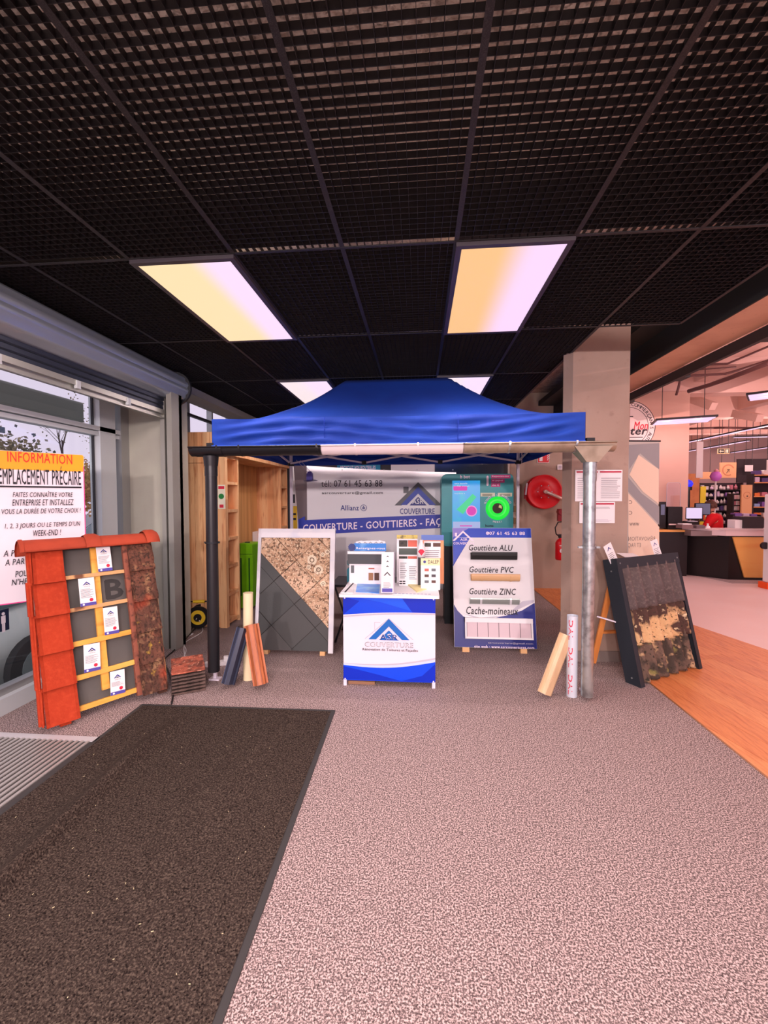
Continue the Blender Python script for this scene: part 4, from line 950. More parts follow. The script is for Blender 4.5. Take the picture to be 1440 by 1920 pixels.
for (u, v) in ((.2, .3), (.6, .38), (.35, .12), (.75, .18)): P.poly([(t.w*u-.0, t.h*v), (t.w*u+.03, t.h*v+.01), (t.w*u+.025, t.h*v+.035), (t.w*u-.006, t.h*v+.026)], mo_)
P.build('leaflet_print', t.o)
t = upright('leaflet_holder', 715, 739, 1036, 1112, .09, 'tall holder with four tiers of white roofing leaflets in the middle of the counter', 'leaflet holder', M('holder', (196, 180, 204), .3), lean=5)
for i in range(4):
    z1 = t.h*(1-.12*i)+.004; y = -.004-.012*i; t.part('leaflet_tier', MB().box((.003, y-.008, z1*.0+.01), (t.w-.003, y, z1)), m_fly)
P = Print(-.049)
P.lines(.02, .05, t.w-.02, t.h*.30, 6, GY(), .35, .3); P.rect(.01, .015, t.w-.01, .045, VI()); P.build('leaflet_print', t.o)
for i in range(4):
    P = Print(-.012-.012*i); zc = t.h*(.89-.12*i); logo(P, t.w*.5, zc-(.012 if i < 3 else .03), .032 if i < 3 else .042, None, K(), None, False); P.build('leaflet_logo', t.o)
def chart(name, box, label, hdr, hm, Y, group='colour charts on the counter', htext=None, sw=(), swm=None, lines=(), depth=.012, lean=6, mt=None):
    b = atY(box[0], box[3], Y); zb = max(b.z, ZT); bb = atY(box[0], box[3], Y)
    t = thing(name, (bb.x, Y, ZT), label, 'colour chart', lean=lean, group=group)
    x0, z0 = t.p(box[0], box[3]); x1, z1 = t.p(box[2], box[1]); t.part('card', MB().box((x0, 0, 0 if z0 < .12 else 0), (x1, depth, z1)), mt or m_paper)
    P = Print(0)
    if hdr:
        a, c = t.p(box[0], hdr), t.p(box[2], box[1]); P.rect(a[0], a[1], c[0], c[1], hm)
        if htext: P.text(htext, a[0]+(c[0]-a[0])*.38, a[1]+(c[1]-a[1])*.25, (c[0]-a[0])*.55, (c[1]-a[1])*.5, K(), .02); P.disc(a[0]+(c[0]-a[0])*.2, (a[1]+c[1])/2, .012, NV(), 14)
    for (u, v, u2, v2, m_) in sw: a, c = t.p(u, v2), t.p(u2, v); P.rect(a[0], a[1], c[0], c[1], m_)
    for (u, v, u2, v2, n) in lines: a, c = t.p(u, v2), t.p(u2, v); P.lines(a[0], a[1], c[0], c[1], n, GY(), .3, .3)
    P.build('card_print', t.o); t.part('rear_support', MB().bar(((x0+x1)/2, depth, z1*.6), ((x0+x1)/2, depth+z1*.2, .004), .02, .004), m_dark)
    return t
GO = M('header_gold', (206, 178, 90), .5, var=[(30, (120, 100, 50), .5, .7, 'n')]); HB_ = M('header_steel', (92, 116, 190), .5); OR = M('card_orange', (238, 140, 92), .5)
s1, s2, s3 = M('sw_dark', (66, 58, 52), .6, var=[(40, (40, 40, 36), .5, .6, 'n')]), M('sw_red', (210, 96, 78), .6), M('sw_green', (78, 82, 78), .6)
yb = onct(760, 1093).y
chart('roof_colour_chart', (744, 1003, 783, 1058), 'card with gold header and dark roof swatches at the back of the counter', 1010, GO, yb, sw=((748, 1013, 764, 1025, s1), (765, 1013, 782, 1025, s2), (748, 1028, 782, 1040, s3), (748, 1043, 764, 1050, s1), (765, 1043, 782, 1050, s2)))
chart('facade_colour_chart', (790, 1003, 832, 1058), 'orange card with steel-blue header and brown swatches at the counter back corner', 1013, HB_, yb-.01, mt=OR, sw=((795, 1015, 826, 1046, m_paper), (796, 1018, 808, 1025, s1), (812, 1018, 826, 1025, m_swatch[1])), lines=((797, 1029, 824, 1044, 4),))
t = chart('price_sheet', (748, 1048, 784, 1098), 'tall white text sheet with small dark swatches below the gold-headed card', None, None, onct(766, 1098).y, sw=((749, 1089, 754, 1091, K()), (755, 1089, 760, 1091, K()), (749, 1093, 754, 1095, K()), (755, 1093, 760, 1095, K())), lines=((750, 1053, 763, 1084, 9), (767, 1060, 782, 1086, 8)))
t = chart('swatch_box', (789, 1047, 825, 1106), 'white box card with cream header and six brown swatches in two columns', 1060, M('header_cream', (232, 206, 160), .5), onct(806, 1106).y, htext='DALEP', depth=.05,
          sw=tuple((796+13*c, 1066+11*r, 804+13*c, 1071+11*r, m_swatch[(3, 2, 1, 4, 2, 1)[r*2+c]]) for r in range(3) for c in range(2)))
b = onct(790, 1100); b = Vector((b.x, onct(790, 1099).y, ZT))
t = thing('sample_bottle', (b.x, b.y, b.z), 'white plastic bottle with red diamond label held up behind the small charts', 'bottle')
zz = t.p(790, 1045)[1]; zt = t.p(790, 1012)[1]; xx = t.p(790, 1030)[0]
t.part('stand', MB().box((xx-.03, -.02, 0), (xx+.03, .03, zz)), M('stand_dark', (56, 50, 54), .5))
t.part('body', MB().lathe([(.001, zz), (.034, zz+.003), (.036, zz+.05), (.034, zz+.09), (.014, zt-.02), (.013, zt-.004), (.001, zt-.004)], (xx, 0, 0), seg=20), m_paper)
t.part('cap', MB().cyl((xx, 0, zt-.016), (xx, 0, zt), .016, seg=16), m_paper)
P = Print(-.037); P.poly([(xx-.028, zz+.055), (xx, zz+.02), (xx+.028, zz+.055), (xx+.012, zz+.075), (xx-.012, zz+.075)], RD()); P.build('label', t.o)
# papers lying on the counter
def flat(name, pts, label, cat, mt, th=.003, prints=(), group=None):
    v = [fl(p[0], p[1], ZT) for p in pts]; c = sum(v, Vector())/len(v); o = bpy.data.objects.new(name, None); col.objects.link(o); o.location = (c.x, c.y, ZT)
    tag(o, label, cat, group); loc = [(p.x-c.x, p.y-c.y) for p in v]
    MB().prism(loc, 0, th, up='z').build('sheet', mt, o); return o, c, loc
o, c, l = flat('folded_leaflet', [(640, 1112), (662, 1113), (667, 1091), (654, 1091)], 'white folded leaflet with dark spine at the tile-rack end of the counter', 'leaflet', m_paper, .006)
MB().bar((l[0][0]*.1, l[0][1], .008), (l[3][0]*.2+.02, l[3][1], .008), .012, .003).build('spine', K(), o)
o, c, l = flat('open_brochure', [(667, 1110), (711, 1113), (713, 1092), (671, 1090)], 'open brochure with blue sea and pink photo lying on the counter', 'brochure', M('broch_blue', (60, 130, 220), .35, var=[(8, (130, 180, 236), .45, .7, 'n')]), .004)
MB().prism([(l[3][0], l[3][1]), (l[2][0], l[2][1]), (l[2][0]*.98, l[2][1]-.10), (l[3][0], l[3][1]-.05)][::-1], .0042, .006, up='z').build('photo', M('broch_pink', (230, 140, 160), .4), o)
o, c, l = flat('notepad', [(782, 1112), (809, 1103), (800, 1097), (764, 1097)], 'small yellowish notepad lying askew on the counter', 'notepad', M('note_yellow', (236, 206, 150), .6), .012)
o, c, l = flat('paper_sheets', [(735, 1114), (820, 1118), (821, 1104), (740, 1102)], 'white sheets with wavy purple edge lying on the pillar end of the counter', 'papers', m_paper, .003)
mb = MB()
for i in range(10): mb.box((l[0][0]+.03*i+.02, l[0][1]+.002, .003), (l[0][0]+.03*i+.04, l[0][1]+.010, .0042))
mb.build('edge_print', VI(), o)
# ================================================================ WOODEN BOOTH
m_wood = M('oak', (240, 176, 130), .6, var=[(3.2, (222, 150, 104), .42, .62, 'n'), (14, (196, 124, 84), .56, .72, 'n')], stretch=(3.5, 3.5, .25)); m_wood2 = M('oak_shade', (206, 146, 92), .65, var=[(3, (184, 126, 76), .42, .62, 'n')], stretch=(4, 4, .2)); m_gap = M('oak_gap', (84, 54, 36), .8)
bt_ = thing('wooden_booth', (0, 0, 0), 'oak-look booth with open cubby columns standing behind the black downpipe', 'booth')
bt_.part('core', MB().box((-2.93, 4.80, .02), (-2.49, 5.10, 2.30)), m_gap)
n = 6; xa, xb = -2.95, -2.36
for i in range(n):
    a = xa+(xb-xa)*i/n; bt_.part('panel', MB().box((a+.002, 4.775, .01), (a+(xb-xa)/n-.002, 4.80, 1.955)).box((a+.002, 4.775, 1.96), (a+(xb-xa)/n-.002, 4.80, 2.32)), m_wood)
bt_.part('edge_board', MB().box((-2.36, 4.765, 0), (-2.275, 4.80, 2.05)), m_wood)
def cubbies(y0, y1, x0, x1, zs, name):
    bt_.part('upright', MB().box((x0 if name == 'a' else -2.70, y0, 0), (x1, y0+.03, 2.05)), m_wood); bt_.part('upright', MB().box((x0, y1-.03, 0), (x1, y1, 2.05)), m_wood)
    bt_.part('cubby_back', MB().box((x0, y0+.03, 0), (x0+.015, y1-.03, 2.05)), m_wood)
    for z in zs: bt_.part('shelf', MB().box((x0, y0+.03, z-.035), (x1-.004, y1-.03, z)), m_wood)
zs = [.07]+[1.74-.335*i for i in range(5)]+[2.05]
cubbies(4.80, 5.14, -2.49, -2.275, zs, 'a'); cubbies(6.75, 7.1, -2.49, -2.275, zs, 'b')
for i in range(9):
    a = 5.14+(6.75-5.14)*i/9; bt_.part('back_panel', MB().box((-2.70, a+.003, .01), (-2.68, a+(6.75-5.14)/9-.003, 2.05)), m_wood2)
bt_.part('header', MB().box((-2.72, 4.80, 2.05), (-2.24, 7.1, 2.115)), m_wood)
sg = thing('emergency_button_sign', (-2.32, 4.76, 0), 'small sign with green round button and red border on the booth edge', 'sign')
x0, zc0 = sg.p(409, 954); x1, zc1 = sg.p(422, 909)
sg.part('plate', MB().box((x0, -.004, zc0), (x1, .003, zc1)), M('sign_cream', (228, 214, 196), .5)); xc = (x0+x1)/2; zm = zc0+(zc1-zc0)*.52
sg.part('button', MB().cyl((xc, -.010, zm), (xc, -.004, zm), .032, seg=20), M('button_green', (30, 130, 60), .4, tint=False))
P = Print(-.004); P.rect(x0+.008, zc1-.05, x1-.008, zc1-.015, RD()); P.rect(x0+.02, zc0+.012, x1-.02, zc0+.05, RD()); P.build('sign_print', sg.o)
lk = thing('green_case', (-2.50, 5.56, 0), 'tall glossy bright green plastic case standing inside the wooden booth', 'case')
m_gn_ = M('case_green', (120, 196, 26), .3, var=[(4, (104, 180, 20), .4, .7, 'n')], tint=False); 
x0 = lk.p(445, 1100)[0]; x1 = lk.p(474, 1100)[0]; z1 = lk.p(460, 1019)[1]
lk.part('shell', MB().rbox((x0, 0, .03), (x1, .26, z1), .035, seg=4), m_gn_); lk.part('wheel', MB().cyl((x0+.03, .1, .025), (x0+.05, .1, .025), .025, seg=12).cyl((x1-.05, .1, .025), (x1-.03, .1, .025), .025, seg=12), m_dark)
for u in (.22, .75): lk.part('rib', MB().box((x0+(x1-x0)*u, -.006, .2), (x0+(x1-x0)*u+.018, 0, z1-.2)), M('case_dark_green', (30, 84, 20), .4, tint=False))
lk.part('seam', MB().box((x0, -.003, z1-.15), (x1, 0, z1-.144)), M('case_dark_green', (30, 84, 20), .4, tint=False)); lk.part('handle', MB().box(((x0+x1)/2-.03, .08, z1), ((x0+x1)/2+.03, .12, z1+.012)), m_dark)
pp_ = thing('poster_sheet', (0, 0, 0), 'white notice with small print fixed low in the booth behind the green case', 'notice')
a, b = atX(476, 1140, -2.67), atX(492, 1012, -2.67); MB().box((-2.676, a.y, .35), (-2.67, b.y+.1, 1.0)).build('sheet', m_paper, pp_.o)
# cable reel, cables, power strip
cr_ = thing('cable_reel', (-2.62, 4.66, .0), 'black and yellow cable reel on the floor by the window pillar', 'cable reel', phi=10)
cr_.part('flange', MB().cyl((.04, .0, .15), (.04, .02, .15), .13, seg=26), m_gblk); cr_.part('flange', MB().cyl((.04, .11, .15), (.04, .13, .15), .13, seg=26), m_gblk)
cr_.part('drum', MB().cyl((.04, .02, .15), (.04, .11, .15), .085, seg=20), M('reel_cable', (40, 38, 40), .5)); cr_.part('hub', MB().cyl((.04, -.008, .15), (.04, .0, .15), .085, seg=22), M('reel_yellow', (236, 186, 50), .4))
cr_.part('socket', MB().cyl((.04, -.02, .15), (.04, -.008, .15), .045, seg=18), m_gblk); cr_.part('stand', MB().tube([(-.09, 0, .012), (-.08, 0, .1), (-.06, .03, .33), (.14, .03, .33), (.16, 0, .1), (.17, 0, .012)], .011), m_gblk)
cr_.part('handle', MB().cyl((-.02, .03, .33), (.11, .03, .33), .018, seg=14), M('reel_yellow', (236, 186, 50), .4))
def spline(pts, n=8):
    out = []; P_ = [pts[0]]+pts+[pts[-1]]
    for i in range(1, len(P_)-2):
        for k in range(n):
            t = k/n; a, b, c, d = [Vector(P_[i+j]) for j in (-1, 0, 1, 2)]
            out.append(.5*((2*b)+(c-a)*t+(2*a-5*b+4*c-d)*t*t+(-a+3*b-3*c+d)*t**3))
    return out+[Vector(pts[-1])]
def fz(px, py, z=.006): v = fl(px, py, 0); return (v.x, v.y, z)
wc = MB().tube(spline([(-2.56, 4.60, .16), fz(362, 1176, .02), fz(346, 1190), fz(362, 1189), fz(350, 1196), fz(343, 1206), fz(349, 1220), fz(343, 1236), fz(338, 1242)]), .0045, seg=6)
o = wc.build('extension_cord', M('cord_white', (238, 222, 222), .5)); tag(o, 'white power cord running from the cable reel to the small tile stack', 'cord')
o = MB().tube(spline([(-2.54, 4.62, .13), fz(378, 1178, .03), fz(380, 1184), fz(370, 1192), fz(352, 1202), fz(345, 1212), fz(347, 1232), fz(352, 1242), fz(372, 1254, .012)]), .0045, seg=6).build('extension_cord', M('cord_white', (238, 222, 222), .5)); tag(o, 'white power cord looping wide and reaching the power strip', 'cord')
o = MB().tube(spline([(-2.62, 4.70, .03), fz(342, 1206, .008), fz(325, 1222, .008), fz(308, 1240, .008), fz(316, 1262, .008), fz(323, 1282, .008), fz(325, 1300, .008), fz(322, 1322, .012)]), .007, seg=7).build('black_cable', m_gblk); tag(o, 'thick black cable running along the floor to the dark mat', 'cable')
v = fl(395, 1254)
ps_ = thing('power_strip', (v.x-.06, v.y+.06, 0), 'white power strip with plug lying behind the black downpipe foot', 'power strip', phi=20)
ps_.part('body', MB().rbox((-.02, -.03, 0), (.22, .03, .035), .012, seg=2, axis='z'), m_paper); ps_.part('plug', MB().rbox((.14, -.02, .035), (.18, .02, .075), .01, seg=2, axis='z'), m_paper)
ps_.part('plug', MB().rbox((.02, -.02, .035), (.06, .02, .07), .01, seg=2, axis='z'), m_paper)
# ================================================================ BEHIND THE COUNTER
bn = thing('company_banner', (0, 5.50, 0), 'wide white vinyl banner with phone number and roof logo hung behind the counter', 'banner')
xL, zTL = bn.p(575, 873); xR = bn.p(855, 886)[0]; zTR = bn.p(835, 886)[1]; zTM = bn.p(700, 877)[1]
def by(x, z): return .02*math.sin(x*5+z*2)+.012*math.sin(x*11+1)*(1 if z > 1.2 else .5)
def ztop(u): return zTL+(zTR-zTL)*u-.05*u*(1-u)
m_bn = M('banner_vinyl', (250, 222, 232), .5); nx = 44; nz = 16; zb = .35; vs = []
for s_ in (0, 1):
    for j in range(nz+1):
        for i in range(nx+1):
            u = i/nx; x = xL+(xR-xL)*u; z = zb+(ztop(u)-zb)*j/nz; vs.append((x, .006*s_+.010*math.sin(u*17)*(j/nz), z))
N = (nx+1)*(nz+1)
bn.part('vinyl', MB().add(vs, [(j*(nx+1)+i, j*(nx+1)+i+1, (j+1)*(nx+1)+i+1, (j+1)*(nx+1)+i) for j in range(nz) for i in range(nx)]+[(N+j*(nx+1)+i, N+(j+1)*(nx+1)+i, N+(j+1)*(nx+1)+i+1, N+j*(nx+1)+i+1) for j in range(nz) for i in range(nx)]
        +[(i, N+i, N+i+1, i+1) for i in range(nx)]+[(nz*(nx+1)+i, nz*(nx+1)+i+1, N+nz*(nx+1)+i+1, N+nz*(nx+1)+i) for i in range(nx)], None, True), m_bn)
for px in (642, 720, 782, 849): x, z = bn.p(px, 881); bn.part('eyelet', MB().cyl((x, -.016, z), (x, -.010, z), .008, seg=10), m_zinc)
P = Print(-.012); bb = bn.p
mbk = M('banner_blue', (30, 52, 170), .45, tint=False)
P.tri([[bb(560, 1005), bb(572, 1004), bb(572, 968), bb(560, 974)], [bb(572, 1003), bb(840, 989), bb(840, 964), bb(572, 975)]], mbk)
P2 = bb
def bt(s, a, b, m, bold=.02, sk=0, shear=0): (u0, v0), (u1, v1) = bb(*a), bb(*b); P.text(s, u0, v0, u1-u0, v1-v0, m, bold, shear, skew=sk)
bt('tél: 07 61 45 63 88', (603, 913), (717, 900), K(), .0, -.0); bt('asrcouverture@gmail.com', (604, 928), (718, 921), K(), .015)
bt('Allianz', (639, 957), (673, 947), NV(), .03)
x, z = bb(682, 952); P.ring(x, z, .036, .042, NV(), 24); [P.rect(x+dx-.004, z-.02, x+dx+.004, z+h, NV()) for dx, h in ((-.013, .012), (0, .024), (.013, .012))]
x, z = bb(784, 947.5); s = (bb(829, 947)[0]-bb(739, 947)[0])/2*.88; logo(P, x, z, s*1.12, M('banner_grey', (96, 92, 96), .5), M('logo_navy', (26, 58, 160), .45, tint=False), M('logo_dark', (24, 38, 120), .45, tint=False))
(u0, v0), (u1, v1) = bb(773, 945), bb(794, 935); P.text('ASR', u0, v0, u1-u0, v1-v0, m_bn, .03)
bt('COUVERTURE', (750, 964), (815, 953), NV(), .03)
sk = (bb(840, 977)[1]-bb(572, 990)[1])/(bb(840, 977)[0]-bb(572, 990)[0])
x0, z0 = bb(569, 1000); x1 = bb(868, 1000)[0]; P.text('COUVERTURE - GOUTTIERES - FAÇADES', x0, z0, (x1-x0), .118, wh, .03, skew=sk)
# keep the print inside the vinyl
o = P.build('banner_print', bn.o)
import bmesh
bm = bmesh.new(); bm.from_mesh(o.data); bmesh.ops.bisect_plane(bm, geom=bm.verts[:]+bm.edges[:]+bm.faces[:], plane_co=(xR-.004, 0, 0), plane_no=(1, 0, 0), clear_outer=True); bm.to_mesh(o.data); bm.free()
gs = thing('grey_side_cloth', (0, 5.53, 0), 'grey fabric strip hanging beside the white pennant behind the banner edge', 'cloth')
gs.part('cloth', MB().prism([gs.p(550, 868), gs.p(578, 868), gs.p(584, 1003), gs.p(561, 1003)][::-1], .0, .01), M('cloth_grey', (122, 104, 108), .9))
pn = thing('beach_flag', (0, 5.62, 0), 'narrow white and yellow flag standing behind the tent rear leg', 'flag')
pn.part('fabric', MB().prism([pn.p(547, 1060), pn.p(562, 1060), pn.p(561, 950), pn.p(556, 900), pn.p(550, 870), pn.p(546, 868)], 0, .006), m_paper)
P = Print(0); (a, b), (c, d) = pn.p(548, 1058), pn.p(557, 949); P.rect(a, b, c, d, M('flag_yellow', (246, 178, 40), .5)); (a, b), (c, d) = pn.p(549, 943), pn.p(553, 927); P.rect(a, b, c, d, K())
for py in (966, 975): (a, b), (c, d) = pn.p(549, py), pn.p(555, py-4); P.rect(a, b, c, d, K())
P.build('flag_print', pn.o); pn.part('pole', MB().cyl((pn.p(552, 900)[0], .012, 0), (pn.p(548, 900)[0], .012, pn.p(548, 870)[1]), .008), m_zinc); pn.part('base', MB().box((pn.p(552, 900)[0]-.12, -.1, 0), (pn.p(552, 900)[0]+.12, .12, .02)), m_dark)
hc = thing('cap_sign', (0, 5.2, 0), 'small violet cap-shaped sign hanging on cords at the banner corner', 'sign')
x, z = hc.p(581, 901); hc.part('plate', MB().add([(x-.09, 0, z), (x, -.1, z-.02), (x+.10, 0, z+.005), (x, .1, z+.025), (x-.09, 0, z-.006), (x, -.1, z-.026), (x+.10, 0, z-.001), (x, .1, z+.019)], [(0, 1, 2, 3), (7, 6, 5, 4), (0, 4, 5, 1), (1, 5, 6, 2), (2, 6, 7, 3), (3, 7, 4, 0)]), LG())
hc.part('crown', MB().prism([(x-.036, z), (x+.038, z), (x+.034, z+.09), (x+.012, z+.115), (x-.018, z+.11), (x-.034, z+.08)], -.03, .03), VI())
hc.part('cord', MB().tube([(x-.02, 0, z+.1), (-1.55, .0, 2.02)], .003, seg=5).tube([(x+.01, 0, z+.11), (-1.50, .0, 2.02)], .003, seg=5), LG())
bk = thing('return_machine', (0, 5.12, 0), 'teal bottle-return machine with lit blue screen and glowing green intake ring', 'machine')
x0, zt = bk.p(828, 889); x1 = bk.p(963, 889)[0]; zb = bk.p(835, 1024)[1]
m_teal = M('teal', (50, 160, 164), .4, tint=False, var=[(2, (44, 148, 154), .4, .7, 'n')])
bk.part('body', MB().rbox((x0, 0, zb), (x1, .34, zt), .06, seg=5), m_teal); bk.part('base', MB().box((x0+.04, .02, 0), (x1-.02, .34, zb)), M('machine_base', (30, 34, 38), .5))
def br(a, b): (u0, v0), (u1, v1) = bk.p(*a), bk.p(*b); return (u0, v0, u1, v1)
scr = br((848, 990), (900, 901)); bk.part('screen', MB().box((scr[0], -.006, scr[1]), (scr[2], .0, scr[3])), M('screen_blue', (34, 168, 236), .3, emit=.85, tint=False, var=[(2.6, (20, 224, 190), .5, .72, 'n'), (5, (60, 140, 250), .5, .8, 'n')]))
x, z = bk.p(933, 953); rr_ = (bk.p(955, 953)[0]-bk.p(911, 953)[0])/2
bk.part('intake_ring', MB().lathe([(rr_*.45, -.004), (rr_*.5, -.02), (rr_, -.016), (rr_*1.02, -.001)], (x, 0, z), axis='y', seg=32), M('ring_green', (20, 236, 60), .4, emit=1.0, tint=False))
bk.part('intake_hole', MB().cyl((x, -.005, z), (x, -.003, z), rr_*.47, seg=26), M('hole', (52, 40, 22), .6)); bk.part('intake_flap', MB().add([(x+.01, -.007, z+.01), (x+.05, -.007, z-.005), (x+.045, -.007, z+.03), (x+.02, -.007, z+.045)], [(0, 1, 2, 3)]), M('flap', (230, 214, 150), .5))
P = Print(-.006); a = scr; mg = M('magenta_lit', (236, 60, 190), .5, emit=.8, tint=False)
p_ = br((850, 920), (876, 911)); P.poly(rrect(p_[0], p_[1], p_[2], p_[3], .014), mg); xx, zz = bk.p(884, 958); P.disc(xx, zz, .066, M('lit_pink_ring', (250, 160, 230), .4, emit=.8, tint=False)); P.disc(xx, zz, .054, mg)
lw = M('lit_white', (240, 240, 255), .5, emit=.8, tint=False)
for (s, q0, q1) in (('votre bouteille', (852, 908), (876, 905)), ('a déjà voyagé', (852, 913), (880, 910)), ('recyclons la', (852, 927), (872, 924))): k = br(q0, q1); P.text(s, k[0], k[1], k[2]-k[0], k[3]-k[1], lw, .01)
P.poly([bk.p(856, 955), bk.p(868, 964), bk.p(878, 950), bk.p(893, 932), bk.p(886, 926), bk.p(868, 944)], M('lit_green', (40, 226, 150), .4, emit=.8, tint=False)); k = br((849, 990), (900, 978)); P.rect(*k, M('lit_pale', (176, 190, 240), .4, emit=.8, tint=False))
k = br((862, 987), (885, 985)); P.rect(*k, mg)
P.build('screen_image', bk.o)
P = Print(0)
k = br((863, 897), (881, 892)); P.text('b bot', k[0], k[1], k[2]-k[0], k[3]-k[1]+.01, wh, .03)
mm = M('magenta_print', (206, 44, 128), .4, tint=False)
for i, (s, x1_) in enumerate((('Rapportez-moi', 957), ('et gagnez', 946), ('des €', 938))):
    k = br((921, 897+8*i), (x1_, 890+8*i)); P.rect(*k, mm); P.text(s, k[0]+.012, k[1]+.012, k[2]-k[0]-.03, k[3]-k[1]-.022, wh, .02)
k = br((912, 911), (916, 892)); P.poly(rrect(k[0], k[1], k[2], k[3], .012), wh)
for (a_, b_) in ((901, 928), (933, 960)): k = br((a_, 931), (b_, 924)); P.rect(*k, M('strip_pale', (222, 214, 190), .5)); P.lines(k[0]+.02, k[1]+.01, k[2]-.02, k[3]-.008, 2, K(), .5, .1)
P.arc('GLISSEZ ICI LES BOUTEILLES', x, z, rr_*1.10, .022, 160, 20, wh, .01); P.arc('MERCI', x, z, rr_*1.28, .022, 250, 290, wh, .01)
k = br((910, 988), (925, 983)); P.text('home', k[0], k[1], k[2]-k[0], k[3]-k[1], K(), .03)
P.build('body_print', bk.o)
# dark shop window, sign and pipes on the back wall
dw = thing('dark_shop_window', (0, 7.18, 0), 'dark glazed window in the back wall above the teal machine', 'window')
k0, k1 = dw.p(815, 905), dw.p(944, 862); dw.part('frame', MB().box((k0[0]-.03, -.01, k0[1]), (k1[0]+.03, .02, k1[1]+.05)), m_dark); dw.part('pane', MB().box((k0[0], -.016, k0[1]), (k1[0], -.011, k1[1])), M('pane_dark', (34, 44, 62), .15, spec=.8, var=[(1.5, (58, 66, 62), .5, .7, 'n')]))
ts = thing('teal_sign', (0, 7.15, 0), 'bright teal sign with white letters above the middle of the banner', 'sign'); k0, k1 = ts.p(632, 885), ts.p(713, 868); ts.part('panel', MB().box((k0[0], 0, k0[1]-.15), (k1[0], .02, k1[1]+.06)), M('sign_teal', (30, 140, 180), .4, tint=False))
P = Print(0); P.text('RECYCLEZ VOS BOUTEILLES', k0[0]+.06, ts.p(650, 878)[1]-.02, k1[0]-k0[0]-.14, .06, wh, .03); P.build('sign_text', ts.o)
wp_ = thing('white_wall_sheet', (0, 7.15, 0), 'plain white sheet on the back wall behind the banner logo', 'sheet'); k0, k1 = wp_.p(733, 890), wp_.p(815, 866); wp_.part('sheet', MB().box((k0[0], 0, k0[1]-.1), (k1[0], .01, k1[1]+.05)), m_paper)
pv = thing('wall_pipes', (0, 7.26, 0), 'two thin pale vertical pipes on the wall beside the dark window', 'pipe')
for px in (946, 953): x = pv.p(px, 880)[0]; pv.part('pipe', MB().cyl((x, 0, 0), (x, 0, 2.6), .022, seg=10), M('pipe_pale', (214, 196, 186), .5))
x = pv.p(966, 930)[0]; pv.part('valve', MB().box((x-.03, -.06, 1.3), (x+.05, .0, 1.40)).box((x-.03, -.06, 1.1), (x+.05, 0, 1.2)), M('brass', (130, 100, 70), .4, .5)); pv.part('box', MB().box((x-.02, -.05, 1.45), (x+.06, 0, 1.8)), m_col)
ft = thing('folding_table', (-.85, 4.35, 0), 'dark folding table with crossed legs behind the counter', 'table')
ft.part('tabletop', MB().box((-.1, 0, .60), (.62, .5, .625)), m_gblk)
for yy in (.03, .45):
    ft.part('leg', MB().cyl((-.05, yy, 0), (.16, yy, .60), .011), m_gblk); ft.part('leg', MB().cyl((.16, yy, 0), (-.05, yy, .60), .011), m_gblk); ft.part('leg', MB().cyl((.42, yy, 0), (.58, yy, .60), .011), m_gblk); ft.part('leg', MB().cyl((.58, yy, 0), (.42, yy, .60), .011), m_gblk)
tb = thing('teal_toolbox', (-.78, 4.45, .6262), 'teal toolbox with black tray lying on the folding table', 'toolbox')
tb.part('body', MB().rbox((0, 0, 0), (.40, .25, .16), .015, seg=2), M('tool_teal', (40, 126, 146), .4)); tb.part('tray', MB().box((0.02, 0.02, .16), (.38, .23, .19)), m_gblk); tb.part('lid', MB().rbox((0, 0, .19), (.40, .25, .25), .015, seg=2), M('tool_teal_dark', (60, 104, 112), .4)); tb.part('latch', MB().cyl((.08, -.008, .22), (.08, 0, .22), .02, seg=12), LG())
# ================================================================ BACK WALL: HOSE REEL, SIGN, EXTINGUISHER, SWITCH
hr = thing('fire_hose_reel', (0, 7.06, 0), 'large red fire hose reel on the wall beside the pillar', 'hose reel')
x, z = hr.p(1021, 922); r0 = (hr.p(1054, 922)[0]-hr.p(988, 922)[0])/2
m_rd = M('reel_red', (206, 14, 28), .35, tint=False)
fd_ = hr.part('front_disc', MB().lathe([(.001, -.02), (r0*.25, -.022), (r0*.40, -.018), (r0*.45, -.006), (r0*.93, -.0), (r0, -.012), (r0*1.0, .008), (r0*.93, .02), (.001, .02)], (x, 0, z), axis='y', seg=48), m_rd)
hr.part('rear_disc', MB().lathe([(.001, .17), (r0*.95, .17), (r0, .16), (r0, .19), (.001, .19)], (x, 0, z), axis='y', seg=40), m_rd)
hr.part('hose_coil', MB().lathe([(.12, .03), (r0*.8, .03), (r0*.84, .1), (r0*.8, .16), (.12, .16)], (x, 0, z), axis='y', seg=32), m_gblk)
hr.part('axle_pipe', MB().cyl((x, -.03, z), (x, -.09, z), .03, seg=14).tube([(x, -.08, z), (x+.42, -.08, z-.19)], .026, seg=12), M('pipe_pink', (214, 176, 168), .35, .4))
for k in range(6): a = k*PI/3; hr.part('bolt', MB().cyl((x+r0*.4*math.cos(a), -.024, z+r0*.4*math.sin(a)), (x+r0*.4*math.cos(a), -.018, z+r0*.4*math.sin(a)), .009, seg=8), LG()).parent = fd_
hr.part('nozzle', MB().bar((x-r0*1.02, -.02, z+.14), (x-r0*1.1, -.02, z-.06), .02, .02), LG()); hr.part('valve', MB().box((x-r0*1.18, -.03, z-.12), (x-r0*1.06, .0, z-.05)), M('valve_red', (130, 20, 30), .4))
hr.part('wall_bracket', MB().box((x-.06, .19, z-.12), (x+.06, .24, z+.12)), m_rd)
hr.part('valve_body', MB().cyl((x+.27, -.02, z-.33), (x+.27, .10, z-.33), .05).box((x+.22, .0, z-.48), (x+.33, .06, z-.28)), M('valve_red', (130, 20, 30), .4))
fs = thing('fire_hose_sign', (0, 7.28, 0), 'small red fire sign with white hose pictogram above the hose reel', 'sign')
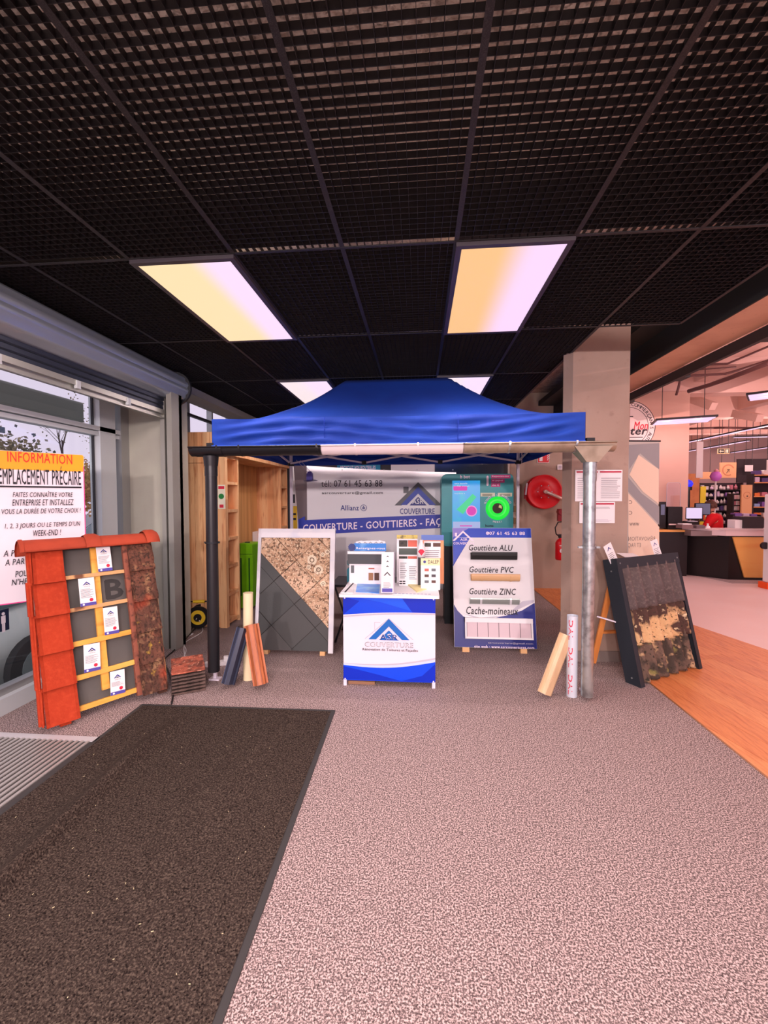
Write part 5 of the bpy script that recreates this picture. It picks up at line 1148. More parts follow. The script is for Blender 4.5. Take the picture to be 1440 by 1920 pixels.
(a, b), (c, d) = fs.p(1008, 868), fs.p(1030, 849); fs.part('plate', MB().box((a, 0, b), (c, .01, d)), m_paper); P = Print(0); P.rect(a+.006, b+.006, c-.006, d-.006, m_rd); P.rect(a+.03, b+.03, a+.08, d-.03, m_paper)
for k in range(4): P.ring(c+.02, b+.03+.035*k, .05, .058, m_paper, 8, 100, 170)
P.build('sign_print', fs.o)
sw_ = thing('wall_switch', (0, 7.285, 0), 'small white square wall switch right above the red hose reel', 'switch'); sw_.o['label'] = 'small white square wall switch above the red hose reel'
x, z = sw_.p(1050, 876); sw_.part('plate', MB().rbox((x-.045, -.008, z-.045), (x+.045, .01, z+.045), .008, seg=2), m_paper); sw_.part('rocker', MB().box((x-.02, -.012, z-.025), (x+.02, -.008, z+.025)), LG())
ex = thing('fire_extinguisher', (0, 7.12, 0), 'red fire extinguisher with black hose hanging beside the shop pillar', 'extinguisher')
x, z0 = ex.p(1048, 1050); z1 = ex.p(1048, 1012)[1]; x += .0
ex.part('cylinder', MB().lathe([(.001, z0), (.07, z0+.005), (.078, z0+.03), (.078, z1-.05), (.05, z1), (.02, z1+.02), (.02, z1+.04)], (x+.02, 0, 0), seg=24), m_rd)
ex.part('valve_head', MB().box((x-.01, -.02, z1+.03), (x+.06, .02, z1+.09)), m_gblk); ex.part('hose', MB().tube([(x, -.02, z1+.05), (x-.06, -.03, z1+.10), (x-.075, -.03, z1+.2), (x-.03, -.03, z1+.29), (x+.04, -.03, z1+.30)], .010), m_gblk)
P = Print(-.079); P.disc(x+.02, z0+.16, .035, m_paper, 16); P.rect(x-.02, z0+.24, x+.06, z0+.25, m_paper); P.build('label', ex.o)
# papers on the pillar
def notice(px0, py0, px1, py1, lab, halves=1, kind=0):
    t = thing('pillar_notice', (0, 3.957, 0), lab, 'notice', group='notices on the pillar', phi=2.9); (a, b), (c, d) = t.p(px0, py1), t.p(px1, py0)
    t.part('sheet', MB().box((a, -.002, b), (c, 0.002, d)), m_paper); P = Print(-.002)
    for i in range(halves):
        u0 = a+(c-a)*i/halves; u1 = a+(c-a)*(i+1)/halves; P.rect(u0+.01, d-.025, u1-.01, d-.010, M('notice_red', (184, 40, 66), .5)); 
        if not kind: P.lines(u0+.02, b+.03, u1-.015, d-.06, 11, GY(), .22, .2)
        else:
            P.lines(u0+.05, d-.06, u1-.03, d-.04, 2, GY(), .3, .1); P.disc(u0+.065, b+.08, .013, NV(), 12); P.rect(u0+.05, b+.05, u0+.08, b+.062, NV()); P.ring(u0+.10, b+.072, .010, .016, NV(), 12); P.lines(u0+.05, b+.015, u1-.03, b+.04, 3, LG(), .3, .2)
    P.build('notice_print', t.o)
notice(1078, 881, 1167, 940, 'wide white notice with two red headers and text rows on the pillar', 2)
notice(1086, 941, 1153, 981, 'white notice with red header and blue mask pictograms low on the pillar', 1, 1)
# roll-up banner
ru = thing('roll_up_banner', (0, 4.72, 0), 'pale grey roll-up banner seen from its back beside the pillar', 'banner', phi=8)
(xl, zt), (xr, _) = ru.p(1160, 832), ru.p(1237, 826)
zt = ru.p(1237, 827)[1]; ru.part('sheet', MB().box((xr-.85, 0, .08), (xr, .004, zt)), M('rollup_back', (172, 160, 158), .6, var=[(1.2, (186, 170, 164), .4, .7, 'n')]))
ru.part('top_rail', MB().cyl((xr-.86, .002, zt), (xr+.01, .002, zt), .010), m_dark); ru.part('base', MB().rbox((xr-.87, -.06, 0), (xr+.02, .08, .09), .02, seg=2, axis='x'), m_alu2); ru.part('pole', MB().cyl((xr-.42, .02, .08), (xr-.42, .01, zt), .01), m_alu)
P = Print(0); rp = ru.p; gl, gd_ = M('rollup_grey', (142, 134, 138), .6), M('rollup_text', (132, 112, 108), .6)
P.poly([rp(1178, 895), rp(1178, 922), rp(1236, 984), rp(1236, 950), rp(1203, 925)], gl); P.poly([rp(1178, 834), rp(1236, 831), rp(1236, 880), rp(1200, 850), rp(1180, 880)], gl)
P.poly([rp(1178, 925), rp(1178, 1060), rp(1236, 1060), rp(1236, 988)], M('rollup_pale', (222, 190, 172), .6)); P.poly([rp(1180, 890), rp(1197, 853), rp(1235, 880), rp(1235, 945), rp(1205, 922)], M('rollup_pale', (222, 190, 172), .6))
(a, b), (c, d) = rp(1178, 1014), rp(1228, 1004); P.text('RÉNOVATION', a, b, c-a, d-b, gd_, .0, mirror=True); (a, b), (c, d) = rp(1178, 1028), rp(1201, 1018); P.text('ET FAÇ', a, b, c-a, d-b, gd_, .0, mirror=True)
(a, b), (c, d) = rp(1180, 986), rp(1198, 980); P.text('www', a, b, c-a, d-b, gd_, 0, mirror=True)
for py in (945, 965): (a, b), (c, d) = rp(1179, py), rp(1185, py-7); P.text('C', a, b, c-a, d-b, gd_, 0, mirror=True)
P.build('banner_print', ru.o)
# ================================================================ THE SHOP
m_sh = M('shop_wall', (206, 160, 148), .8, var=[(1, (196, 150, 138), .4, .7, 'n')]); m_sc = M('shop_ceiling', (232, 190, 182), .85, var=[(.7, (220, 176, 168), .4, .7, 'n')])
st('wall_shop_pier', MB().box((3.46, 9.0, 0), (5.40, 9.5, 3.66)), m_sh)
st('wall_shop_far', MB().box((3.4, 19, 0), (22, 19.2, 5)), M('far_wall', (176, 146, 146), .8))
st('wall_shop_side', MB().box((3.30, 9.5, 0), (3.46, 19, 4.4)), m_sh); st('wall_shop_right', MB().box((15.5, -1, 0), (15.7, 19, 5)), M('far_wall', (176, 146, 146), .8))
st('shop_ceiling', MB().box((2.6, -3, 4.3), (15.5, 19.2, 4.45)), m_sc)
bmi = [(2.6, 3.2, 3.72), ]
for i, y in enumerate((2.0, 4.6, 6.9, 9.05, 12, 15)): st('ceiling_beam_cross', MB().box((2.6, y, 3.66 if y != 9.05 else 3.63), (15.5, y+.35, 4.3)), m_sc)
for i, x in enumerate((5.5, 8.4, 11.4)): st('ceiling_beam_long', MB().box((x, -3, 3.85), (x+.3, 19, 4.3)), m_sc)
lr = thing('round_wall_emblem', (0, 8.985, 0), 'round white shop emblem with red and black lettering on the shop pier wall', 'emblem')
cx_, cz_ = lr.p(1178, 800); re_ = lr.p(1229, 800)[0]-cx_
lr.part('disc', MB().cyl((cx_, 0, cz_), (cx_, .012, cz_), re_, seg=48), M('emblem_pale', (236, 206, 206), .5))
P = Print(0); P.ring(cx_, cz_, re_*.975, re_, K(), 48); P.ring(cx_, cz_, re_*.73, re_*.75, K(), 48)
P.arc('COMMERÇANTS', cx_, cz_, re_*.80, re_*.13, 84, -8, K(), .03); P.arc('AUTREMENT', cx_, cz_, re_*.80, re_*.13, -16, -80, K(), .03); P.arc('LES', cx_, cz_, re_*.80, re_*.13, 118, 96, K(), .03)
(a, b), (c, d) = lr.p(1188, 806), lr.p(1215, 790); P.text('Mon', a, b, c-a, d-b, RD(), .03, .25); (a, b), (c, d) = lr.p(1162, 816), lr.p(1214, 800); P.text('Inter', a, b, c-a, d-b, K(), .05, .2)
(a, b), (c, d) = lr.p(1176, 821), lr.p(1205, 819); P.rect(a, b, c, d, K()); (a, b), (c, d) = lr.p(1179, 782), lr.p(1187, 780); P.rect(a, b, c, d, K())
P.build('emblem_print', lr.o)
m_tube = M('tube_lit', (250, 214, 250), .4, emit=1.0, tint=False); m_tube2 = M('tube_lit_dim', (246, 190, 214), .4, emit=.95, tint=False)
def strip(p, q, wdt, label, n=1, group=None, watt=0, nl=3, wires=True, ztop=4.29):
    p = Vector(p); q = Vector(q); c = (p+q)/2; L = (q-p).length; a = math.atan2(q.y-p.y, q.x-p.x)
    o = bpy.data.objects.new('strip_light', None); col.objects.link(o); o.location = c; o.rotation_euler = (0, 0, a); tag(o, label, 'light', group)
    MB().box((-L/2, -wdt/2, 0), (L/2, wdt/2, .035)).build('housing', m_dark, o)
    for i in range(n):
        y = (i+.5-n/2)*wdt/n; MB().box((-L/2+.03, y-wdt/n*.36, -.012), (L/2-.03, y+wdt/n*.36, 0)).build('tube', m_tube, o)
    if wires:
        for s in (-.35, .35): MB().cyl((L*s, 0, .03), (L*s, 0, ztop-c.z), .006, seg=5).build('suspension_wire', m_dark, o)
    for i in range(nl if watt else 0):
        d = bpy.data.lights.new('strip_dot', 'POINT'); d.shadow_soft_size = 0; d.energy = watt; d.color = SHOP_C
        l = bpy.data.objects.new('strip_dot', d); col.objects.link(l); v = p+(q-p)*(i+.5)/nl; l.location = (v.x, v.y, v.z-.16)
strip((4.42, 8.45, 2.95), (5.30, 8.15, 2.95), .55, 'short three-tube lamp hanging on a wire before the round emblem', 3, None, SHOP_W*.35, 2)
strip((5.75, 8.0, 3.28), (7.25, 6.8, 3.28), .6, 'large three-tube lamp hanging above the reception counter', 3, None, SHOP_W, 3)
strip((8.6, 16, 3.3), (8.6, 8.6, 3.3), .12, 'long lamp row running into the shop, the row closest to the pier', 1, None, SHOP_W, 5)
strip((9.0, 13.0, 3.25), (13.5, 12.6, 3.25), .12, 'crosswise lamp row above the white hanging banner', 1, None, SHOP_W, 3)
strip((12.4, 18, 3.3), (12.4, 9, 3.3), .12, 'long lamp row deeper in the shop above the exit sign', 1, None, SHOP_W, 4)
strip((10.3, 17.5, 3.3), (10.3, 14.2, 3.3), .12, 'short lamp row ending beside the exit sign', 1, None, SHOP_W, 2)
strip((14.6, 18, 3.3), (14.6, 10, 3.3), .12, 'long lamp row along the far wall of the shop', 1, None, 0)
strip((4.6, 4.8, 3.3), (4.6, 1.2, 3.3), .25, 'lamp row above the pale shop floor beside the beam', 2, None, SHOP_W*1.2, 5)
strip((7.6, 6, 3.5), (7.6, 0, 3.5), .25, 'lamp row over the pale floor towards the entrance', 2, None, SHOP_W*1.2, 4)
# pipes and cables on the shop ceiling
m_pip = M('pipe_dark', (96, 60, 60), .6)
def pipe(pts, r, lab):
    o = MB().tube([Vector(p) for p in pts], r, seg=6).build('ceiling_cable', m_pip); tag(o, lab, 'cable'); return o
def cy(px, py, Y): v = atY(px, py, Y); return (v.x, v.y, v.z)
pipe([cy(1268, 741, 6.8), cy(1272, 727, 6.8), cy(1276, 709, 6.8), cy(1286, 705, 6.8), cy(1360, 701, 6.8), cy(1385, 694, 6.8), cy(1440, 676, 6.8)], .018, 'bent dark cable dropping from the shop ceiling beside the pier corner')
pipe([cy(1312, 684, 6.75), cy(1364, 682, 6.75), cy(1400, 667, 6.75), cy(1440, 650, 6.75)], .016, 'dark cable sagging along the shop ceiling above the bent cable')
pipe([cy(1290, 734, 6.85), cy(1330, 722, 6.6), cy(1370, 708, 6.3), cy(1440, 681, 5.8)], .03, 'thick dark conduit running obliquely from the pier corner')
pipe([cy(1287, 804, 13), cy(1350, 802, 13), cy(1440, 803, 13)], .03, 'level dark pipe crossing the shop above the first lamp row')
pipe([cy(1310, 693, 6.8), cy(1380, 688, 6.8)], .010, 'thin short cable between the two larger ceiling cables')
for (px, py, px2, py2) in ((1289, 745, 1338, 762), (1378, 775, 1425, 784)):
    a, b = atY(px, py, 10.2), atY(px2, py2, 9.6); o = MB().bar(a, b, .16).build('ceiling_joist', m_sc); o['kind'] = 'structure'
# reception counter
rc = thing('reception_counter', (0, 0, 0), 'long black reception counter with pink-white top and slanted wooden panel', 'counter')
m_blk = M('counter_black', (26, 18, 20), .35); m_top = M('counter_pink', (232, 196, 200), .4); m_pw = M('counter_wood', (240, 164, 92), .45, var=[(3, (228, 148, 78), .45, .7, 'n')], stretch=(.3, 1, 2))
A0, A1, A2 = Vector((5.14, 8.93, 0)), Vector((5.71, 8.29, 0)), Vector((8.2, 8.29, 0))
rc.part('side_front', MB().prism([(A0.x, A0.y), (A1.x, A1.y), (A1.x+.06, A1.y+.05), (A0.x+.06, A0.y)], .0, .84, up='z'), m_blk)
rc.part('front', MB().box((5.71, 8.29, .0), (8.2, 8.34, .84)), m_blk)
fx = lambda px, py: atY(px, py, 8.28)
w0, w1, w2, w3 = fx(1373, 1012), fx(1395, 1084), fx(1425, 1084), fx(1425, 1012)
rc.part('wood_panel', MB().prism([(w0.x, .80), (w1.x, .05), (8.1, .05), (8.1, .80)][::-1], 8.265, 8.29), m_pw)
tz0, tz1 = .80, .95
rc.part('top', MB().prism([(5.62, 8.24), (8.25, 8.24), (8.25, 8.85), (5.7, 8.85), (5.66, 8.95), (5.12, 8.95)], tz1-.13, tz1-.02, up='z'), m_top)
rc.part('top_slab', MB().prism([(5.50, 8.22), (8.25, 8.22), (8.25, 8.60), (5.85, 8.60)], tz1-.02, tz1, up='z'), M('counter_top_grey', (208, 180, 184), .4))
g0 = fx(1284, 1018); rc.part('metal_edge', MB().box((5.12, 8.42, .80), (5.70, 8.9, .90)), M('edge_metal', (140, 116, 118), .4, .3))
rc.part('wood_ledge', MB().box((4.62, 8.60, .86), (5.16, 8.95, .90)), m_pw); rc.part('side_cabinet', MB().box((4.60, 8.62, 0), (5.18, 8.95, .86)), m_blk)
def pcs(name, cat, label, px0, py0, px1, py1, Y, d, mt, extra=None, group=None):
    """box-shaped device: its face given by two pixels at depth Y"""
    a, b = atY(px0, py1, Y), atY(px1, py0, Y); t = thing(name, (a.x, Y, a.z), label, cat, group=group); w_, h_ = b.x-a.x, b.z-a.z
    t.part('body', MB().rbox((0, 0, 0), (w_, d, h_), min(w_, h_)*.06, seg=2), mt); t.w, t.h = w_, h_
    if extra: extra(t, w_, h_)
    return t
def fscr(mt):
    def f(t, w, h): t.part('screen', MB().box((w*.05, -.004, h*.08), (w*.95, 0, h*.94)), mt); t.part('stand', MB().box((w*.42, .02, -.12), (w*.58, .05, .02)).box((w*.25, -.04, -.13), (w*.75, .12, -.115)), m_dark)
    return f
m_scr = M('screen_lit', (240, 214, 250), .4, emit=.95, tint=False); m_scr2 = M('screen_dim', (96, 100, 130), .2, spec=.8)
pcs('monitor', 'monitor', 'computer monitor with a bright blank screen on the reception counter', 1285, 951, 1318, 974, 9.0, .03, m_blk, fscr(m_scr))
pcs('monitor', 'monitor', 'computer monitor with a dark bluish screen behind the bright one', 1303, 943, 1333, 966, 9.35, .03, m_blk, fscr(m_scr2))
pcs('card_printer', 'printer', 'tall black ticket printer box on the wooden ledge of the counter', 1252, 950, 1280, 1003, 8.75, .15, m_blk, lambda t, w, h: t.part('paper_slot', MB().box((w*.05, -.006, h*.35), (w*.6, 0, h*.40)), m_top))
pcs('till_display', 'display', 'narrow black till device at the banner end of the counter', 1236, 941, 1249, 990, 8.78, .12, m_blk, lambda t, w, h: t.part('screen', MB().box((w*.2, -.004, h*.5), (w*.8, 0, h*.9)), m_scr2))
pcs('keyboard', 'keyboard', 'black keyboard and scanner block below the bright monitor', 1288, 978, 1310, 986, 8.7, .2, m_blk, lambda t, w, h: t.part('key_rows', MB().box((w*.1, -.01, h), (w*.9, .15, h+.01)), LG()))
pcs('paper_tray', 'tray', 'brownish paper tray on the counter before the monitor', 1279, 984, 1300, 991, 8.42, .2, M('tray_brown', (128, 96, 98), .5), lambda t, w, h: t.part('sheets', MB().box((.02, .01, h), (w-.02, .18, h+.02)), m_paper))
pcs('tray_box', 'tray', 'low grey tray on the counter beside the white tissue', 1306, 985, 1322, 991, 8.40, .15, M('tray_grey', (110, 90, 96), .5))
pcs('white_box', 'box', 'white carton standing on the counter beside the person', 1378, 975, 1395, 995, 8.45, .2, m_paper)
pcs('black_crate', 'crate', 'black crate standing on the counter top beside the white carton', 1395, 969, 1432, 997, 8.40, .3, M('crate_black', (48, 38, 42), .6))
a = atY(1327, 990, 8.4); t = thing('tissue', (a.x, 8.4, .952), 'crumpled white tissue standing on the counter top', 'tissue'); t.part('paper', MB().lathe([(.05, 0), (.035, .03), (.012, .06), (.02, .085), (.001, .09)], (0, 0, 0), seg=7, smooth=False), m_paper)
kk = thing('white_kiosk', (5.80, 7.50, 0), 'tall white kiosk panel with orange foot before the reception counter', 'kiosk')
kk.part('panel', MB().rbox((0, 0, .10), (.6, .12, 1.58), .02, seg=2), m_paper); kk.part('foot', MB().box((-.04, -.03, 0), (.6, .16, .10)), M('foot_orange', (238, 84, 20), .5, tint=False)); kk.part('knob', MB().cyl((-.03, .04, .72), (-.03, .08, .72), .06, seg=16), m_blk)
sn = thing('clear_screen', (0, 8.9, 0), 'upright clear plastic hygiene screen against the shop pier', 'screen'); (a, b), (c, d) = sn.p(1250, 952), sn.p(1276, 905)
sn.part('pane', MB().rbox((a, 0, b), (c, .006, d), .03, seg=3), glass_mat('acrylic', (.97, .93, .95, 1), .06)); sn.part('edge', MB().strip([(a, b), (a, d-.03), (a+.03, d), (c-.03, d), (c, d-.03), (c, b)], -.002, .008, th=.006), LG()); sn.part('foot', MB().box((a-.02, -.05, b-.02), (c+.02, .05, b)), LG())
bl = thing('blue_beacon', (0, 9.8, 0), 'glowing blue round beacon on a black post beside the pier', 'lamp'); x, z = bl.p(1291, 907)
bl.part('globe', MB().lathe([(.001, -.09), (.065, -.06), (.09, 0), (.065, .06), (.001, .09)], (x, 0, z), seg=18), M('beacon_blue', (44, 50, 250), .4, emit=1.0, tint=False)); bl.part('post', MB().cyl((x, 0, 0), (x, 0, z-.08), .035, seg=12), m_blk); bl.part('collar', MB().cyl((x, 0, z-.14), (x, 0, z-.07), .07, seg=16), m_blk)
# ---- person in red
def skin(name, pts, edges, rad, mats, parent=None, sub=2):
    me = bpy.data.meshes.new(name); me.from_pydata(pts, edges, []); o = bpy.data.objects.new(name, me); col.objects.link(o)
    sk_ = o.modifiers.new('skin', 'SKIN'); sk_.use_smooth_shade = True
    for i, r in enumerate(rad): me.skin_vertices[0].data[i].radius = (r if isinstance(r, tuple) else (r, r))
    me.skin_vertices[0].data[0].use_root = True; s2_ = o.modifiers.new('sub', 'SUBSURF'); s2_.levels = sub; s2_.render_levels = sub
    me.materials.append(mats)
    if parent: o.parent = parent
    return o
hp = atY(1346, 985, 9.15); pe = bpy.data.objects.new('person', None); col.objects.link(pe); pe.location = (hp.x+.12, 9.38, 0); pe.rotation_euler = (0, 0, R(42)); pe.scale = (1.0, 1.0, 1.0)
tag(pe, 'seated person seen from behind in a red sweater with short brown hair', 'person')
Z = .62   # seat height of the raised chair
m_skin = M('skin', (214, 150, 128), .6)
def skin_layer(name): 
    me = bpy.data.meshes.new(name); return me
body_pts = [(0, 0, Z+.02), (0, .01, Z+.18), (0, .02, Z+.34), (0, .05, Z+.47), (0, .07, Z+.54), (0, .09, Z+.60),  # pelvis..neck
            (-.19, .05, Z+.44), (-.27, .14, Z+.22), (-.22, .36, Z+.16), (-.21, .43, Z+.16), (.19, .05, Z+.44), (.27, .14, Z+.22), (.20, .36, Z+.16), (.19, .43, Z+.16),
            (-.10, .05, Z), (-.12, .44, Z+.02), (-.12, .48, Z-.40), (-.12, .58, Z-.42), (.10, .05, Z), (.12, .44, Z+.02), (.12, .48, Z-.40), (.12, .58, Z-.42), (-.09, .04, Z+.48), (.09, .04, Z+.48)]
ed = [(0, 1), (1, 2), (2, 3), (3, 4), (4, 5), (3, 22), (22, 6), (6, 7), (7, 8), (8, 9), (3, 23), (23, 10), (10, 11), (11, 12), (12, 13), (0, 14), (14, 15), (15, 16), (16, 17), (0, 18), (18, 19), (19, 20), (20, 21)]
ra = [(.17, .12), (.16, .12), (.18, .125), (.15, .10), .055, .052, .075, .052, .042, .033, .075, .052, .042, .033, .10, .075, .05, .035, .10, .075, .05, .035, (.10, .09), (.10, .09)]
skin('body', body_pts, ed, ra, m_skin, pe, 2)
top_i = [0, 1, 2, 3, 4, 22, 6, 7, 8, 23, 10, 11, 12]; mp_ = {k: i for i, k in enumerate(top_i)}
skin('sweater', [body_pts[k] for k in top_i], [(mp_[a], mp_[b]) for a, b in ed if a in mp_ and b in mp_], [tuple(q+.018 for q in ra[k]) if isinstance(ra[k], tuple) else ra[k]+(.018 if k != 4 else .012) for k in top_i], M('sweater_red', (206, 10, 26), .8, bump=(30, .4), tint=False), pe, 2)
leg_i = [0, 14, 15, 16, 18, 19, 20]; mp_ = {k: i for i, k in enumerate(leg_i)}
skin('trousers', [body_pts[k] for k in leg_i], [(mp_[a], mp_[b]) for a, b in ed if a in mp_ and b in mp_], [(.18, .13), .112, .087, .06, .112, .087, .06], M('trousers_dark', (40, 38, 48), .8), pe, 2)
hd = MB().lathe([(.001, -.115), (.045, -.105), (.066, -.06), (.078, 0), (.078, .05), (.058, .10), (.025, .12), (.001, .122)], (0, 0, 0), seg=24); hz_ = Z+.72
o = hd.build('head', m_skin, pe, (0, .11, hz_)); o.scale = (1, 1.2, 1); o.rotation_euler = (R(-6), 0, R(-18))
for s in (-1, 1): q_ = MB().lathe([(.001, -.008), (.018, -.006), (.03, 0), (.018, .006), (.001, .008)], (0, 0, 0), axis='x', seg=12).build('ear', m_skin, o, (s*.082, 0, -.01))
mb = MB().cyl((0, .078, -.03), (0, .092, -.035), .012, seg=8, r2=.009); mb.build('nose', m_skin, o)
for s in (-1, 1): MB().lathe([(.001, -.004), (.009, 0), (.001, .004)], (0, 0, 0), axis='y', seg=10).build('eye', K(), o, (s*.03, .070, .0))
MB().box((-.022, .068, -.066), (.022, .074, -.060)).build('mouth', M('lip', (170, 80, 76), .5), o)
rn = random.Random(3); vs = []; n1, n2 = 26, 12
for j in range(n2+1):
    ph_ = PI*.66*j/n2
    for i in range(n1):
        th = 2*PI*i/n1; cut = 1 if math.sin(th) < .2 else 0
        p_ = ph_ if math.sin(th) < .25 else ph_*(.62)
        r = .094+.006*rn.random(); vs.append((r*math.sin(p_)*math.cos(th), r*1.05*math.sin(p_)*math.sin(th), r*1.28*math.cos(p_)))
MB().add(vs, [(j*n1+i, (j+1)*n1+i, (j+1)*n1+(i+1) % n1, j*n1+(i+1) % n1) for j in range(n2) for i in range(n1)], None, True).build('hair', M('hair', (92, 56, 46), .8, var=[(30, (60, 36, 30), .45, .65, 'n')]), o, (0, -.004, .012))
for s in (-1, 1):
    for k in range(5):
        b_ = Vector((s*.205, .45, Z+.165)); L_ = (.05, .07, .078, .072, .055)[k]
        if k == 0: pts = [b_+Vector((-s*.02, 0, 0)), b_+Vector((-s*.045, .03, -.002)), b_+Vector((-s*.055, .06, -.006))]
        else: x_ = (k-2.5)*.019*s; pts = [b_+Vector((x_, .015, 0)), b_+Vector((x_, .015+L_*.6, .004)), b_+Vector((x_, .015+L_, -.012))]
        MB().tube([tuple(q_) for q_ in pts], .008, seg=6).build('finger', m_skin, pe)
chp = thing('office_chair', (hp.x+.14, 9.30, 0), 'black office chair with curved backrest under the person in red', 'chair', phi=42)
chp.part('seat', MB().rbox((-.24, -.05, Z-.20), (.24, .42, Z-.12), .04, seg=2, axis='x'), m_blk); chp.part('backrest', MB().strip([(-.24+.48*i/10, -.20-.05*math.sin(PI*i/10)) for i in range(11)], Z-.02, Z+.22, axis='z', th=.03, smooth=True), m_blk)
chp.part('pole', MB().cyl((0, .15, .08), (0, .15, Z-.2), .03), m_dark); chp.part('back_bar', MB().bar((0, -.15, Z-.16), (0, -.22, Z+.05), .05, .02), m_dark)
for k in range(5): a_ = k*2*PI/5; lg_ = chp.part('leg', MB().bar((0, .15, .10), (.30*math.cos(a_), .15+.30*math.sin(a_), .05), .04, .03), m_dark); chp.part('caster', MB().cyl((.30*math.cos(a_)-.01, .15+.30*math.sin(a_), .028), (.30*math.cos(a_)+.01, .15+.30*math.sin(a_), .028), .028, seg=10), m_dark).parent = lg_
# ---- hanging banner, signs, shelves
def panelat(name, cat, label, px0, py0, px1, py1, Y, mt, th=.02, prints=None, group=None, hang=None):
    a, b = atY(px0, py1, Y), atY(px1, py0, Y); t = thing(name, (a.x, Y, a.z), label, cat, group=group); t.w, t.h = b.x-a.x, b.z-a.z
    t.part('panel', MB().box((0, 0, 0), (t.w, th, t.h)), mt)
    if hang:
        for u in (.1, .9): t.part('wire', MB().cyl((t.w*u, th/2, t.h), (t.w*u, th/2, hang-a.z), .008, seg=5), m_dark)
    if prints: P = Print(0); prints(P, t.w, t.h); P.build('panel_print', t.o)
    return t
panelat('hanging_banner', 'banner', 'blank white vertical banner hanging in the shop beside the pier', 1305, 828, 1319, 896, 12.2, m_paper, hang=4.3)
panelat('hanging_banner', 'banner', 'narrow white banner hanging at the picture edge above the shelves', 1438, 862, 1446, 886, 12.0, m_paper, hang=4.3)
def exitp(P, w, h):
    P.rect(w*.04, h*.1, w*.55, h*.9, K()); P.rect(w*.58, h*.1, w*.96, h*.9, K()); cw = M('exit_cream', (240, 226, 190), .5)
    P.tri([[(w*.10, h*.5), (w*.26, h*.2), (w*.26, h*.8)], [(w*.24, h*.42), (w*.50, h*.42), (w*.50, h*.58), (w*.24, h*.58)]], cw); P.rect(w*.74, h*.2, w*.88, h*.8, cw); P.disc(w*.68, h*.7, h*.1, cw, 10); P.poly([(w*.62, h*.2), (w*.72, h*.25), (w*.70, h*.6), (w*.64, h*.55)], cw)
panelat('exit_sign', 'sign', 'hanging exit sign with arrow and running figure among the lamp rows', 1346, 841, 1368, 851, 13.5, M('exit_frame', (220, 190, 140), .5), hang=4.3, prints=exitp)
m_ws = M('sign_wood', (236, 172, 128), .6)
def clockp(P, w, h): P.ring(w*.5, h*.5, h*.30, h*.38, M('ring_brown', (206, 130, 96), .6), 24, 20, 300); P.poly([(w*.38, h*.30), (w*.42, h*.30), (w*.52, h*.5), (w*.48, h*.5)], K()); P.rect(w*.42, h*.52, w*.6, h*.56, K()); P.rect(w*.53, h*.36, w*.56, h*.52, K())
panelat('wooden_sign', 'sign', 'square wooden sign with a ring mark above the shop shelves', 1350, 867, 1381, 896, 13.9, m_ws, .04, clockp, hang=4.3)
panelat('wooden_sign', 'sign', 'small low wooden sign beside the white hanging banner', 1312, 885, 1334, 898, 13.95, m_ws, .04, hang=4.3)
fl_ = thing('flower_balloon', (0, 11.5, 0), 'pink and violet balloon on a white stick before the shelves', 'balloon'); x, z = fl_.p(1342, 893)
fl_.part('balloon', MB().lathe([(.001, -.14), (.09, -.1), (.13, 0), (.09, .1), (.001, .13)], (x, 0, z), seg=14), M('balloon_violet', (206, 110, 210), .35)); fl_.part('topper', MB().lathe([(.001, -.05), (.06, 0), (.001, .05)], (x, -.02, z+.14), seg=10), M('balloon_pink', (240, 150, 160), .4)); fl_.part('stick', MB().cyl((x-.01, 0, 0), (x, 0, z-.1), .02, seg=8), m_paper)
# shelving
m_sd = M('shelf_dark', (44, 34, 40), .7); m_swd = M('shelf_wood', (228, 152, 98), .6)
def shelf_unit(label, px0, px1, pyt, Y, boards, mt, back=True, bm=None, name='shelving_unit'):
    a, b = atY(px0, 985, Y), atY(px1, pyt, Y); t = thing(name, (a.x, Y, 0), label, 'shelves'); w_ = b.x-a.x; H = b.z
    if back: t.part('back_panel', MB().box((0, .22, 0), (w_, .24, H)), m_sd)
    t.part('side_panel', MB().box((-.03, 0, 0), (0, .24, H)), mt); t.part('side_panel', MB().box((w_, 0, 0), (w_+.03, .24, H)), mt)
    zs_ = [atY(px0, py, Y).z for py in boards]
    for z in zs_: t.part('board', MB().box((0, 0, z-.03), (w_, .22, z)), bm or mt)
    return t, a.x, w_, zs_
CN = ['pale lilac', 'pink-grey', 'violet', 'white', 'dusty pink', 'dark violet', 'yellow', 'orange', 'light blue', 'light pink']
ROW = ['top', 'second', 'third', 'fourth', 'fifth', 'lowest']
CO = [(236, 214, 236), (220, 190, 220), (130, 90, 170), (250, 236, 246), (200, 120, 140), (90, 70, 130), (246, 214, 90), (230, 120, 60), (150, 170, 220), (240, 190, 200)]
pm = [M('product_%d' % i, c, .5) for i, c in enumerate(CO)]
protos = []
def bottle(r, h, m): 
    return MB().lathe([(.001, 0), (r, .004), (r, h*.62), (r*.4, h*.78), (r*.36, h), (.001, h)], (0, 0, 0), seg=10).build('product_bottle', m)
def product(x, y, z, w_, h, kind, m, lab, cat, grp, row=0):
    lab = CN[pm.index(m)]+' '+('bottle' if kind == 'b' else 'pack')+' on the '+ROW[row]+' '+lab
    if kind == 'b': o = bottle(w_/2, h, m); 
    else:
        o = MB().rbox((-w_/2, 0, 0), (w_/2, .16, h), min(w_, h)*.12, seg=1).build('product_box' if kind == 'x' else 'product_pack', m)
    o.location = (x, y, z); tag(o, lab, cat, grp); return o
rn = random.Random(11)
s1_, ax, aw, zs_ = shelf_unit('dark wall shelves crowded with small white and violet products', 1312, 1392, 905, 13.6, (918, 931, 944, 957, 970, 982), m_sd)
